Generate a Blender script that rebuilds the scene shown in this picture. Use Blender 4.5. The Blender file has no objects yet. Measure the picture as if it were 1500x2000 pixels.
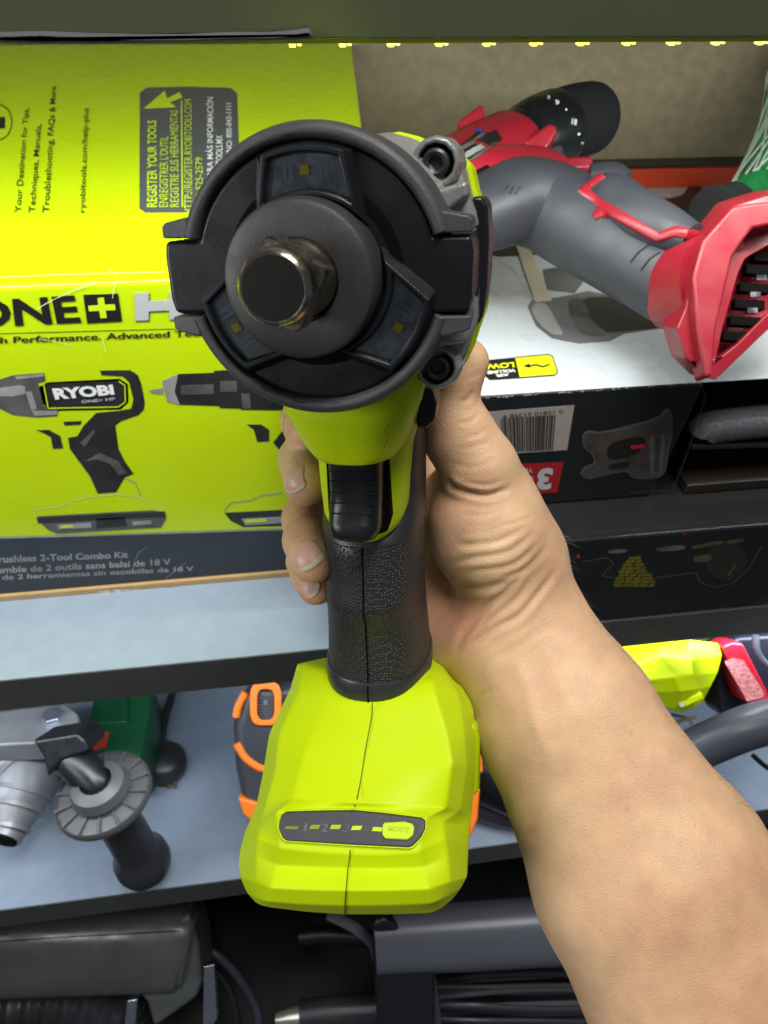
import bpy, bmesh, math, random
import numpy as np
from math import sin, cos, radians, pi, sqrt, atan2
from mathutils import Vector, Matrix

random.seed(4)
S = bpy.context.scene
COL = S.collection

# ------------------------------------------------------------------ camera
O = np.array([0.0, 0.0, 1.25])                 # eye point, metres above the floor
FP = 1500.0                                    # focal length in reference pixels (frame 1500 x 2000)
th, ps, ro = radians(41), radians(9), radians(1.5)
CD = np.array([sin(ps) * cos(th), cos(ps) * cos(th), -sin(th)])
r0 = np.array([cos(ps), -sin(ps), 0.0])
u0 = np.cross(r0, CD)
CR = cos(ro) * r0 + sin(ro) * u0
CU = cos(ro) * u0 - sin(ro) * r0

cam = bpy.data.cameras.new('camera')
cam.sensor_fit = 'VERTICAL'
cam.sensor_height = 36.0
cam.sensor_width = 27.0
cam.lens = 27.0
cam.clip_start = 0.01
cam.clip_end = 50
cam.dof.use_dof = True
cam.dof.focus_distance = 0.245
cam.dof.aperture_fstop = 28
co = bpy.data.objects.new('camera', cam)
COL.objects.link(co)
M = Matrix(((CR[0], CU[0], -CD[0], O[0]), (CR[1], CU[1], -CD[1], O[1]), (CR[2], CU[2], -CD[2], O[2]), (0, 0, 0, 1)))
co.matrix_world = M
S.camera = co

# ------------------------------------------------------------------ light
w = bpy.data.worlds.new('World')
S.world = w
w.use_nodes = True
w.node_tree.nodes['Background'].inputs[0].default_value = (0.62, 0.72, 0.88, 1)
w.node_tree.nodes['Background'].inputs[1].default_value = 0.13
S.view_settings.view_transform = 'Standard'
S.view_settings.look = 'None'
S.view_settings.exposure = 0.0
S.view_settings.gamma = 1.0


def area(name, loc, target, sx, sy, power, color):
    l = bpy.data.lights.new(name, 'AREA')
    l.shape = 'RECTANGLE'
    l.size, l.size_y, l.energy, l.color = sx, sy, power, color
    o = bpy.data.objects.new(name, l)
    COL.objects.link(o)
    o.location = Vector(loc)
    d = Vector(target) - Vector(loc)
    o.rotation_euler = d.to_track_quat('-Z', 'Y').to_euler()
    return o


Z0 = O[2]
area('ceiling_lamp', (0.25, -0.08, Z0 + 1.1), (0.03, 0.14, Z0 - 0.2), 0.9, 0.35, 23.0, (1.0, 0.97, 0.92))
area('left_fill', (-0.85, -0.12, Z0 + 0.12), (-0.02, 0.16, Z0 - 0.12), 0.5, 0.3, 5.0, (0.98, 0.98, 1.0))  # added fill that brightens the fingers from the left, no lamp hangs there
area('strip_lamp_top', (0.1, 0.385, Z0 - 0.066), (0.1, 0.56, Z0 - 0.30), 1.2, 0.012, 3.3, (0.95, 1.0, 0.92))
area('strip_lamp_mid', (0.05, 0.380, Z0 - 0.495), (0.05, 0.44, Z0 - 0.85), 1.3, 0.012, 2.5, (0.82, 0.90, 1.0))

# ------------------------------------------------------------------ projection helpers (true 3-D points)
def ray(px, py):
    return CD + CR * ((px - 750) / FP) + CU * ((1000 - py) / FP)


def onY(px, py, y):
    q = ray(px, py)
    return O + q * (y / q[1])


def onZ(px, py, z):
    q = ray(px, py)
    return O + q * (z / q[2])


def onP(px, py, P, N):
    q = ray(px, py)
    return O + q * (np.dot(np.array(P) - O, N) / np.dot(q, N))


def cp(px, py, d):
    return O + ray(px, py) * d


def proj(p):
    q = np.asarray(p) - O
    dd = q @ CD
    return 750 + FP * (q @ CR) / dd, 1000 - FP * (q @ CU) / dd


# ------------------------------------------------------------------ materials
def mat(name, color, rough=0.5, metal=0.0, bump=0.0, bscale=400.0, var=0.0, vscale=30.0, spec=0.5, coat=0.0,
        sss=0.0, trans=0.0, emit=None, estr=0.0, rvar=0.0, scratch=0.0, aniso=None):
    m = bpy.data.materials.new(name)
    m.use_nodes = True
    nt = m.node_tree
    b = nt.nodes['Principled BSDF']
    c = (color[0], color[1], color[2], 1)
    b.inputs['Base Color'].default_value = c
    b.inputs['Roughness'].default_value = rough
    b.inputs['Metallic'].default_value = metal
    b.inputs['Specular IOR Level'].default_value = spec
    b.inputs['Coat Weight'].default_value = coat
    b.inputs['Coat Roughness'].default_value = 0.15
    if sss:
        b.inputs['Subsurface Weight'].default_value = sss
        b.inputs['Subsurface Scale'].default_value = 0.004
        b.inputs['Subsurface Radius'].default_value = (1.0, 0.35, 0.2)
    if trans:
        b.inputs['Transmission Weight'].default_value = trans
    if emit:
        b.inputs['Emission Color'].default_value = (*emit, 1)
        b.inputs['Emission Strength'].default_value = estr
    tc = nt.nodes.new('ShaderNodeTexCoord')
    if var > 0:
        n = nt.nodes.new('ShaderNodeTexNoise')
        n.inputs['Scale'].default_value = vscale
        n.inputs['Detail'].default_value = 6
        nt.links.new(tc.outputs['Object'], n.inputs['Vector'])
        r = nt.nodes.new('ShaderNodeMapRange')
        r.inputs['From Min'].default_value = 0.3
        r.inputs['From Max'].default_value = 0.7
        r.inputs['To Min'].default_value = 1 - var
        r.inputs['To Max'].default_value = 1 + var
        nt.links.new(n.outputs['Fac'], r.inputs['Value'])
        mx = nt.nodes.new('ShaderNodeVectorMath')
        mx.operation = 'SCALE'
        mx.inputs[0].default_value = color[:3]
        nt.links.new(r.outputs[0], mx.inputs['Scale'])
        nt.links.new(mx.outputs[0], b.inputs['Base Color'])
    if rvar > 0:
        n = nt.nodes.new('ShaderNodeTexNoise')
        n.inputs['Scale'].default_value = vscale * 2.3
        n.inputs['Detail'].default_value = 8
        nt.links.new(tc.outputs['Object'], n.inputs['Vector'])
        r = nt.nodes.new('ShaderNodeMapRange')
        r.inputs['From Min'].default_value = 0.35
        r.inputs['From Max'].default_value = 0.7
        r.inputs['To Min'].default_value = max(0.02, rough - rvar)
        r.inputs['To Max'].default_value = min(1, rough + rvar)
        nt.links.new(n.outputs['Fac'], r.inputs['Value'])
        nt.links.new(r.outputs[0], b.inputs['Roughness'])
    if bump > 0:
        n = nt.nodes.new('ShaderNodeTexNoise')
        n.inputs['Scale'].default_value = bscale
        n.inputs['Detail'].default_value = 3
        nt.links.new(tc.outputs['Object'], n.inputs['Vector'])
        bp = nt.nodes.new('ShaderNodeBump')
        bp.inputs['Strength'].default_value = bump
        bp.inputs['Distance'].default_value = 0.0005
        nt.links.new(n.outputs['Fac'], bp.inputs['Height'])
        nt.links.new(bp.outputs[0], b.inputs['Normal'])
    return m


LIME = mat('lime_plastic', (0.49, 0.645, 0.001), 0.48, bump=0.10, bscale=1500, var=0.03, vscale=25, rvar=0.06, spec=0.22)
LIMEBOX = mat('lime_card', (0.50, 0.66, 0.004), 0.30, bump=0.10, bscale=60, var=0.04, vscale=12, rvar=0.10, spec=0.5)
LIMEINK = mat('lime_ink', (0.52, 0.68, 0.01), 0.4)
RUBBER = mat('grey_rubber', (0.045, 0.044, 0.046), 0.55, bump=0.25, bscale=2500, var=0.12, vscale=60, rvar=0.08)
BLACK = mat('black_plastic', (0.008, 0.009, 0.010), 0.34, spec=0.4, bump=0.10, bscale=2600, rvar=0.08, vscale=40)
BLACKSAT = mat('black_glossy_plastic', (0.008, 0.008, 0.009), 0.2)
VOID = mat('black_recess', (0.004, 0.004, 0.004), 0.9, spec=0.05)
WASHER = mat('phosphated_steel', (0.058, 0.056, 0.056), 0.5, metal=0.55, bump=0.15, bscale=2500, var=0.1, vscale=90, rvar=0.06)
STEEL = mat('dark_forged_steel', (0.34, 0.30, 0.24), 0.27, metal=1.0, bump=0.12, bscale=900, var=0.2, vscale=120, rvar=0.10)
CAST = mat('cast_aluminium', (0.30, 0.31, 0.30), 0.36, metal=0.45, bump=0.35, bscale=1300, var=0.08, vscale=80, rvar=0.08)
LENS = mat('led_lens', (0.75, 0.78, 0.8), 0.1)
_nt = LENS.node_tree
_tr = _nt.nodes.new('ShaderNodeBsdfTransparent'); _tr.inputs[0].default_value = (0.82, 0.84, 0.86, 1)
_gl = _nt.nodes.new('ShaderNodeBsdfGlossy'); _gl.inputs['Roughness'].default_value = 0.12
_fr = _nt.nodes.new('ShaderNodeFresnel'); _fr.inputs[0].default_value = 1.5
_mx = _nt.nodes.new('ShaderNodeMixShader')
_nt.links.new(_fr.outputs[0], _mx.inputs[0]); _nt.links.new(_tr.outputs[0], _mx.inputs[1]); _nt.links.new(_gl.outputs[0], _mx.inputs[2])
_nt.links.new(_mx.outputs[0], _nt.nodes['Material Output'].inputs[0])
CHIP = mat('led_phosphor', (0.92, 0.70, 0.05), 0.5)
REFL = mat('led_reflector', (0.55, 0.55, 0.52), 0.3, var=0.5, vscale=300)
PANEL = mat('mode_panel', (0.045, 0.047, 0.055), 0.45, bump=0.2, bscale=2500, var=0.1, vscale=80)
INKOLIVE = mat('faded_bar_ink', (0.16, 0.2, 0.01), 0.5)
INKGREY = mat('grey_ink', (0.11, 0.11, 0.12), 0.5)
SHELF = mat('shelf_top_paint', (0.25, 0.31, 0.39), 0.34, var=0.05, vscale=60, rvar=0.04, bump=0.10, bscale=160)
LIP = mat('shelf_lip_paint', (0.055, 0.058, 0.055), 0.28, var=0.08, vscale=14, rvar=0.07)
UPLIP = mat('upper_lip_reflect_tint', (0.07, 0.08, 0.045), 0.22, var=0.05, vscale=14, rvar=0.06)  # greenish reflection of the lime things is mixed into this base colour
FOAM = mat('black_foam', (0.08, 0.08, 0.085), 0.95, bump=1.0, bscale=700)
CARD = mat('brown_card', (0.42, 0.28, 0.13), 0.8, var=0.1, vscale=60)
INK = mat('black_ink', (0.012, 0.012, 0.012), 0.35)
NAVY = mat('navy_band_ink', (0.022, 0.028, 0.04), 0.3, var=0.1, vscale=20)
GREYLBL = mat('grey_label_ink', (0.085, 0.09, 0.095), 0.35)
WHITEINK = mat('white_ink', (0.75, 0.75, 0.75), 0.4)
SILVER = mat('silver_ink', (0.42, 0.43, 0.45), 0.35)
PGREY1 = mat('print_dark_grey', (0.022, 0.023, 0.024), 0.35, var=0.3, vscale=60)
PGREY2 = mat('print_mid_grey', (0.09, 0.09, 0.09), 0.35, var=0.35, vscale=60)
PGREY3 = mat('print_light_grey', (0.27, 0.27, 0.27), 0.35, var=0.25, vscale=60)
WHITEBOX = mat('white_glossy_card', (0.50, 0.53, 0.58), 0.28, var=0.03, vscale=9, rvar=0.1, bump=0.08, bscale=40)
BLACKBOX = mat('black_glossy_card', (0.014, 0.015, 0.016), 0.16, bump=0.25, bscale=22, rvar=0.08, var=0.2, vscale=10)
FILM = mat('clear_tape', (0.8, 0.8, 0.78), 0.12, trans=0.0, bump=0.8, bscale=160)
TAN = mat('masking_tape', (0.50, 0.45, 0.33), 0.6, var=0.05, vscale=60)
REDP = mat('red_plastic', (0.27, 0.010, 0.022), 0.38, bump=0.1, bscale=1200, rvar=0.08, var=0.04)
REDINK = mat('red_ink', (0.5, 0.015, 0.02), 0.35)
GREYR = mat('grey_overmould', (0.034, 0.035, 0.046), 0.5, bump=0.15, bscale=1500, var=0.08, vscale=25, rvar=0.08)
SATBLK = mat('satin_black', (0.024, 0.025, 0.028), 0.40, bump=0.12, bscale=500, var=0.1, vscale=20, rvar=0.1)
FELT = mat('black_felt', (0.012, 0.012, 0.014), 0.95, bump=0.8, bscale=1000, spec=0.2)
GREYMET = mat('grey_metal', (0.26, 0.265, 0.28), 0.46, metal=0.35, bump=0.2, bscale=700, var=0.12, vscale=30, rvar=0.08)
ZINC = mat('zinc_bolt', (0.65, 0.72, 0.80), 0.2, metal=0.9)
BRIGHT = mat('bright_steel', (0.6, 0.6, 0.62), 0.25, metal=1.0, rvar=0.1, vscale=60)
GREYPL = mat('grey_plastic', (0.065, 0.065, 0.064), 0.45, bump=0.15, bscale=500, var=0.12, vscale=40)
GREENP = mat('green_plastic', (0.006, 0.065, 0.024), 0.38, bump=0.1, bscale=600, var=0.1, vscale=30)
ORANGE = mat('orange_plastic', (0.75, 0.17, 0.012), 0.4)
WALLM = mat('beige_fibreboard', (0.24, 0.195, 0.125), 0.85, bump=0.4, bscale=600, var=0.14, vscale=90)
LEDM = mat('lit_led', (1, 0.9, 0.4), 0.4, emit=(1.0, 0.80, 0.12), estr=2.4)
CLEAR = mat('led_tape_gel', (0.42, 0.50, 0.02), 0.15)
LIMETUBE = mat('lime_edge_gel', (0.30, 0.36, 0.01), 0.2)
REDEDGE = mat('red_card', (0.50, 0.045, 0.012), 0.4)
GREENNET = mat('green_film', (0.01, 0.26, 0.06), 0.25, var=0.4, vscale=100)
WHITENET = mat('white_twine', (0.55, 0.62, 0.55), 0.4)
FLOORM = mat('floor_concrete', (0.06, 0.06, 0.065), 0.8, var=0.2, vscale=6)
YELINK = mat('yellow_ink', (0.62, 0.66, 0.01), 0.4)
YELDIM = mat('dim_yellow_ink', (0.13, 0.115, 0.010), 0.4, var=0.3, vscale=90)
PIPE = mat('black_pipe', (0.05, 0.055, 0.07), 0.34, bump=0.1, bscale=500)
CABLE = mat('cable_black', (0.02, 0.021, 0.024), 0.33)


# ------------------------------------------------------------------ mesh helpers
def thing(name, loc, label, cat, group=None, kind=None):
    o = bpy.data.objects.new(name, None)
    o.empty_display_size = 0.02
    COL.objects.link(o)
    o.matrix_world = Matrix.Translation(Vector(loc))
    tag(o, label, cat, group, kind)
    return o


def tag(o, label=None, cat=None, group=None, kind=None):
    if label: o['label'] = label
    if cat: o['category'] = cat
    if group: o['group'] = group
    if kind: o['kind'] = kind
    return o


def obj(name, V, Fc, m, parent=None, smooth=True, sharp=35, bevel=0.0, seg=2, sub=0, mats=None, fm=None, label=None, solid=0.0):
    me = bpy.data.meshes.new(name)
    me.from_pydata([tuple(map(float, v)) for v in V], [], [tuple(int(i) for i in f) for f in Fc])
    me.update()
    bm = bmesh.new()
    bm.from_mesh(me)
    if solid == 0.0 and fm is None:
        bmesh.ops.recalc_face_normals(bm, faces=bm.faces)
    bm.to_mesh(me)
    bm.free()
    for mm in (mats or [m]):
        me.materials.append(mm)
    if fm is not None:
        me.polygons.foreach_set('material_index', fm)
    if smooth:
        me.polygons.foreach_set('use_smooth', [True] * len(me.polygons))
        if sharp < 180 and sub == 0 and bevel == 0:
            me.set_sharp_from_angle(angle=radians(sharp))
    o = bpy.data.objects.new(name, me)
    COL.objects.link(o)
    if parent is not None:
        o.parent = parent
        pm = Matrix.Identity(4)
        q = parent
        chain = []
        while q is not None:
            chain.append(q)
            q = q.parent
        # every Empty is a pure translation at its thing's base; mesh parts sit at identity
        top = chain[-1]
        if parent.type == 'EMPTY' or parent is top:
            o.matrix_parent_inverse = Matrix.Translation(-Vector(top.matrix_world.translation)) if top.type == 'EMPTY' else Matrix.Identity(4)
    if sub:
        md = o.modifiers.new('sub', 'SUBSURF')
        md.levels = md.render_levels = sub
    if bevel > 0:
        md = o.modifiers.new('bevel', 'BEVEL')
        md.width = bevel
        md.segments = seg
        md.limit_method = 'ANGLE'
        md.angle_limit = radians(28)
        md.harden_normals = True
        md.use_clamp_overlap = True
    if label: o['label'] = label
    return o


class MB:
    """collects several shapes into one mesh"""
    def __init__(s): s.V = []; s.F = []; s.M = []
    def add(s, V, Fc, mi=0):
        k = len(s.V)
        s.V += [np.array(v, float) for v in V]
        s.F += [[i + k for i in f] for f in Fc]
        s.M += [mi] * len(Fc)
        return s
    def build(s, name, m, parent=None, **k):
        if isinstance(m, list):
            # recalc normals is skipped for multi-material meshes; shapes are closed and Cycles is two-sided
            return obj(name, s.V, s.F, None, parent, mats=m, fm=s.M, **k)
        return obj(name, s.V, s.F, m, parent, **k)


def rings(R, close=True, cap=True):
    n = len(R[0])
    V = [p for r in R for p in r]
    Fc = []
    for i in range(len(R) - 1):
        for j in range(n if close else n - 1):
            a, b = i * n + j, i * n + (j + 1) % n
            Fc.append((a, b, b + n, a + n))
    if cap:
        Fc.append(tuple(range(n))[::-1])
        Fc.append(tuple((len(R) - 1) * n + j for j in range(n)))
    return V, Fc


def sell(c, A, B, ra, rb, n=2.0, N=32, rot=0.0):
    out = []
    for k in range(N):
        t = 2 * pi * k / N + rot
        cx, sx = cos(t - rot), sin(t - rot)
        ang = t
        ct, st = cos(ang - rot), sin(ang - rot)
        r = (abs(ct) ** n + abs(st) ** n) ** (-1 / n)
        x, y = ct * r * ra, st * r * rb
        xr, yr = x * cos(rot) - y * sin(rot), x * sin(rot) + y * cos(rot)
        out.append(np.array(c) + np.array(A) * xr + np.array(B) * yr)
    return out


def nrm(v):
    v = np.array(v, float)
    return v / (np.linalg.norm(v) + 1e-12)


def tube(pts, rad, N=16, n=2.0, flat=1.0, up=(0, 0, 1), cap=True):
    """tapered tube along points; rad scalar or list; flat scales the second axis"""
    P = [np.array(p, float) for p in pts]
    if np.isscalar(rad): rad = [rad] * len(P)
    R = []
    A = None
    for i, p in enumerate(P):
        t = nrm(P[min(i + 1, len(P) - 1)] - P[max(i - 1, 0)])
        if A is None:
            A = np.cross(t, up)
            if np.linalg.norm(A) < 1e-3: A = np.cross(t, (1, 0, 0))
        A = nrm(A - t * (A @ t))
        B = np.cross(t, A)
        R.append(sell(p, A, B, rad[i], rad[i] * flat, n, N))
    return rings(R, cap=cap)


def spline(P, k=8):
    """Catmull-Rom through tuples of any length"""
    P = [np.array(p, float) for p in P]
    Q = [2 * P[0] - P[1]] + P + [2 * P[-1] - P[-2]]
    out = []
    for i in range(1, len(Q) - 2):
        for j in range(k):
            t = j / k
            a, b, c, d = Q[i - 1], Q[i], Q[i + 1], Q[i + 2]
            out.append(0.5 * ((2 * b) + (c - a) * t + (2 * a - 5 * b + 4 * c - d) * t * t + (3 * b - a - 3 * c + d) * t ** 3))
    out.append(P[-1])
    return out


def prism(pts, vec):
    n = len(pts)
    P = [np.array(p, float) for p in pts]
    Q = [p + np.array(vec) for p in P]
    Fc = [tuple(range(n))[::-1], tuple(range(n, 2 * n))]
    for i in range(n):
        j = (i + 1) % n
        Fc.append((i, j, j + n, i + n))
    return P + Q, Fc


def boxv(x0, x1, y0, y1, z0, z1):
    V = [(x, y, z) for x in (x0, x1) for y in (y0, y1) for z in (z0, z1)]
    return V, [(0, 1, 3, 2), (4, 6, 7, 5), (0, 4, 5, 1), (2, 3, 7, 6), (0, 2, 6, 4), (1, 5, 7, 3)]


def hexa(a, b, c, d, e, f, g, h):
    """a b c d bottom loop, e f g h top loop"""
    return [a, b, c, d, e, f, g, h], [(0, 1, 2, 3), (4, 5, 6, 7), (0, 1, 5, 4), (1, 2, 6, 5), (2, 3, 7, 6), (3, 0, 4, 7)]


_txt = {}
def text_geo(s, bold=0.0):
    key = (s, bold)
    if key in _txt: return _txt[key]
    cu = bpy.data.curves.new('t', 'FONT')
    cu.body = s
    cu.offset = bold
    cu.resolution_u = 3
    cu.fill_mode = 'FRONT'
    o = bpy.data.objects.new('t', cu)
    COL.objects.link(o)
    dg = bpy.context.evaluated_depsgraph_get()
    me = bpy.data.meshes.new_from_object(o.evaluated_get(dg))
    V = np.array([v.co[:] for v in me.vertices])
    Fc = [tuple(p.vertices) for p in me.polygons]
    bpy.data.objects.remove(o)
    bpy.data.curves.remove(cu)
    bpy.data.meshes.remove(me)
    mn, mx = V[:, :2].min(0), V[:, :2].max(0)
    V = (V[:, :2] - mn) / (mx - mn)
    _txt[key] = (V, Fc)
    return _txt[key]


def quadmap(V2, Q):
    bl, br, tr, tl = [np.array(q) for q in Q]
    return [bl * (1 - s) * (1 - t) + br * s * (1 - t) + tr * s * t + tl * (1 - s) * t for s, t in V2]


def cspl(P, k=5, sh=0.45):
    """rounds the corners of a closed outline"""
    out = []
    n = len(P)
    for i in range(n):
        a, b, c = np.array(P[i - 1], float), np.array(P[i], float), np.array(P[(i + 1) % n], float)
        p0, p1 = b + (a - b) * sh, b + (c - b) * sh
        for j in range(k):
            t = j / (k - 1)
            out.append(tuple(p0 * (1 - t) ** 2 + 2 * b * t * (1 - t) + p1 * t * t))
    return out


class Face:
    """a flat printed face: pixels of the reference are cast on to its plane, artwork is laid 0.2 mm proud per layer"""
    def __init__(s, P, N, parent, conv=lambda x, y: (x, y)):
        s.P, s.N, s.parent, s.conv = np.array(P), nrm(N), parent, conv
    def pt(s, x, y, l=1):
        px, py = s.conv(x, y)
        return onP(px, py, s.P + s.N * 0.0002 * l, s.N)
    def poly(s, name, pts, m, l=1, th=0.00012):
        V, Fc = prism([s.pt(x, y, l) for x, y in pts], -s.N * th)
        return obj(name, V, Fc, m, s.parent, smooth=False)
    def polys(s, name, lst, m, l=1, th=0.00012, sm=False):
        b = MB()
        if sm: lst = [cspl(p) for p in lst]
        for pts in lst: b.add(*prism([s.pt(x, y, l) for x, y in pts], -s.N * th))
        return b.build(name, m, s.parent, smooth=False)
    def text(s, st, q, m, l=2, bold=0.0, name='printed_text'):
        V2, Fc = text_geo(st, bold)
        return obj(name, quadmap(V2, [s.pt(x, y, l) for x, y in q]), Fc, m, s.parent, smooth=False)
    def line(s, name, pts, wd, m, l=1):
        b = MB()
        for (x0, y0), (x1, y1) in zip(pts[:-1], pts[1:]):
            d = np.array([x1 - x0, y1 - y0], float); d /= np.linalg.norm(d) + 1e-9
            nx, ny = -d[1] * wd / 2, d[0] * wd / 2
            b.add([s.pt(x0 + nx, y0 + ny, l), s.pt(x1 + nx, y1 + ny, l), s.pt(x1 - nx, y1 - ny, l), s.pt(x0 - nx, y0 - ny, l)], [(0, 1, 2, 3)])
        return b.build(name, m, s.parent, smooth=False)


def circ(cx, cy, r, n=40, ry=None):
    ry = ry or r
    return [(cx + r * cos(2 * pi * k / n), cy + ry * sin(2 * pi * k / n)) for k in range(n)]


# ================================================================== SETTING
DSH = 0.36
ZUP, ZMID, ZLOW = -0.060, -0.447, -0.800
YW = 0.80
o = obj('floor', *boxv(-3, 3, -2, 3, -0.02, 0.0), FLOORM, smooth=False); tag(o, kind='structure')
o = obj('wall', *boxv(-1.6, 1.9, YW + 0.002, YW + 0.05, 0.0, Z0 + 0.9), WALLM, smooth=False); tag(o, kind='structure')


def shelf_unit():
    t = thing('shelving_unit', (0.1, 0.6, 0.0), 'grey steel shelving rack with dark front lips and white shelf tops', 'shelf rack')
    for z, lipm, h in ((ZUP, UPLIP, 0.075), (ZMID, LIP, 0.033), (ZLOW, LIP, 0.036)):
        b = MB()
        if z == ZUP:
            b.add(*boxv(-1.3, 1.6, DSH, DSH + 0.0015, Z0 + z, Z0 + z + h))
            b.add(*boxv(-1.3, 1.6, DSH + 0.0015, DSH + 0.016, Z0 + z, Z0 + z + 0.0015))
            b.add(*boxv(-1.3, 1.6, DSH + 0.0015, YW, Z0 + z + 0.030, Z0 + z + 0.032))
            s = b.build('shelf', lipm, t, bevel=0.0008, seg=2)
        else:
            s = obj('shelf', *boxv(-1.3, 1.6, DSH + 0.0015, YW, Z0 + z - 0.002, Z0 + z), SHELF, t, smooth=False)
            V, Fc = boxv(-1.3, 1.6, DSH, DSH + 0.0015, Z0 + z - h, Z0 + z + 0.0005)
            b.add(V, Fc)
            b.add(*boxv(-1.3, 1.6, DSH + 0.0015, DSH + 0.016, Z0 + z - h, Z0 + z - h + 0.0015))
            b.build('lip', lipm, s, bevel=0.0008, seg=2)
    for x in (-1.28, 1.57):
        obj('upright', *boxv(x, x + 0.03, DSH + 0.02, DSH + 0.05, 0.0, Z0 + 0.4), LIP, t, bevel=0.001)
    return t


RACK = shelf_unit()

rr = random.Random(21)
b = MB()
for k in range(70):
    zz = Z0 + (ZMID if k % 2 else ZLOW) + 0.00025
    x, y = rr.uniform(-0.35, 0.55), rr.uniform(DSH + 0.004, DSH + (0.075 if k % 2 else 0.25))
    a_s, L_ = rr.uniform(-.6, .6), rr.uniform(.001, .012)
    dx, dy = cos(a_s) * L_, sin(a_s) * L_
    w_ = 0.00012 + rr.random() * .0001
    b.add([(x, y, zz), (x + dx, y + dy, zz), (x + dx, y + dy + w_, zz), (x, y + w_, zz)], [(0, 1, 2, 3)])
b.build('paint_scratch', mat('scratch_grey', (0.45, 0.48, 0.5), 0.4), RACK, smooth=False)['kind'] = 'stuff'

# foam strip stuck on the upper lip
P = []
prof = [(-60, 66, 84), (0, 66, 85), (80, 64, 87), (170, 68, 88), (260, 70, 86), (360, 70, 84), (450, 66, 81), (530, 66, 81), (575, 62, 80), (600, 58, 78), (610, 60, 80)]
top = [onY(x, a, DSH - 0.006) for x, a, b_ in prof]
bot = [onY(x, b_, DSH - 0.006) for x, a, b_ in prof]
V, Fc = prism(top + bot[::-1], (0, 0.0055, 0))
o = obj('foam_strip', V, Fc, FOAM, bevel=0.0015, seg=2)
tag(o, 'black foam edging strip stuck along the left part of the top shelf lip', 'foam strip')

# LED strip under the upper lip
t = thing('led_strip', (0.1, DSH + 0.02, Z0 + ZUP), 'lit yellow led strip running under the top shelf lip', 'led strip')
obj('gel_tape', *boxv(-0.35, 0.55, DSH + 0.006, DSH + 0.016, Z0 + ZUP - 0.0028, Z0 + ZUP - 0.0004), LIMETUBE, t, bevel=0.0006)
for px in (576, 674, 768, 862, 955, 1047, 1138, 1228, 1315, 1402, 1487):
    c = onY(px, 79, DSH + 0.011)
    z = Z0 + ZUP - 0.0045
    b = MB()
    for dx, hw_, hz_ in ((-0.0012, 0.0014, 0.0), (0.0017, 0.0009, 0.0005)):
        b.add(*boxv(c[0] + dx - hw_, c[0] + dx + hw_, DSH + 0.0085, DSH + 0.0125, z + hz_, z + 0.0016))
    b.build('led', LEDM, t, bevel=0.0004)

# ================================================================== LEFT LIME CARTON
YB, ZT, ZB = 0.441, -0.195, ZMID
tb = thing('tool_box', (-0.2, 0.6, Z0 + ZMID), 'large lime green power tool carton with black lettering on the middle shelf', 'carton')
xr = 0.064
def zt(px, py): return onY(px, py, YB)
fl = np.array([-0.50, YB, Z0 + ZB + 0.004]); fr = np.array([xr - 0.004, YB, Z0 + ZB + 0.004])
tl_ = np.array([-0.50, YB, Z0 + ZT]); tr_ = np.array([xr, YB, Z0 + ZT])
bk = onY(686, 84, 0.775)
bl_ = np.array([-0.50, 0.775, bk[2]]); br_ = np.array([bk[0], 0.775, bk[2]])
V, Fc = hexa(fl, fr, np.array([bk[0], 0.775, Z0 + ZB + 0.004]), np.array([-0.5, 0.775, Z0 + ZB + 0.004]), tl_, tr_, br_, bl_)
obj('carton_body', V, Fc, LIMEBOX, tb, bevel=0.003, seg=3)
obj('cardboard_base', *boxv(-0.49, xr - 0.012, YB - 0.003, 0.77, Z0 + ZB + 0.0002, Z0 + ZB + 0.0055), CARD, tb, bevel=0.0006)
c4 = lambda x, y: (x / 2.0833, y / 2.0833)
c5 = lambda x, y: (x / 2.4194, 480 + y / 2.4194)
NT = nrm(np.cross(tr_ - tl_, bl_ - tl_))
if NT[2] < 0: NT = -NT
TF = Face(tl_, NT, tb, c4)
FF = Face(fl, (0, -1, 0), tb, c5)

for s_, q in (('Your Destination for Tips,', ((92, 865), (124, 440), (96, 440), (58, 865))),
              ('Techniques, Manuals,', ((150, 865), (175, 505), (146, 505), (116, 865))),
              ('Troubleshooting, FAQs & More', ((208, 865), (236, 352), (206, 352), (172, 865))),
              ('ryobitools.com/help-plus', ((352, 865), (369, 440), (338, 440), (322, 865)))):
    TF.text(s_, q, INK, bold=0.012)
ring_o, ring_i = circ(-8, 497, 58, 60, 74), circ(-8, 497, 54, 60, 69)
V = [TF.pt(x, y, 1) for x, y in ring_o] + [TF.pt(x, y, 1) for x, y in ring_i]
n = 60
obj('printed_ring', V, [(i, (i + 1) % n, n + (i + 1) % n, n + i) for i in range(n)], INK, tb, smooth=False)
TF.poly('printed_icon', [(-20, 474), (20, 476), (20, 522), (-20, 522)], INK)
TF.poly('printed_label', [(569, 378), (597, 356), (760, 352), (938, 357), (965, 380), (972, 600), (978, 840), (955, 862), (592, 865), (567, 848)], GREYLBL)
TF.poly('printed_arrow', [(585, 441), (670, 368), (680, 400), (732, 374), (741, 396), (690, 416), (716, 434)], LIMEINK, 2)
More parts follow.
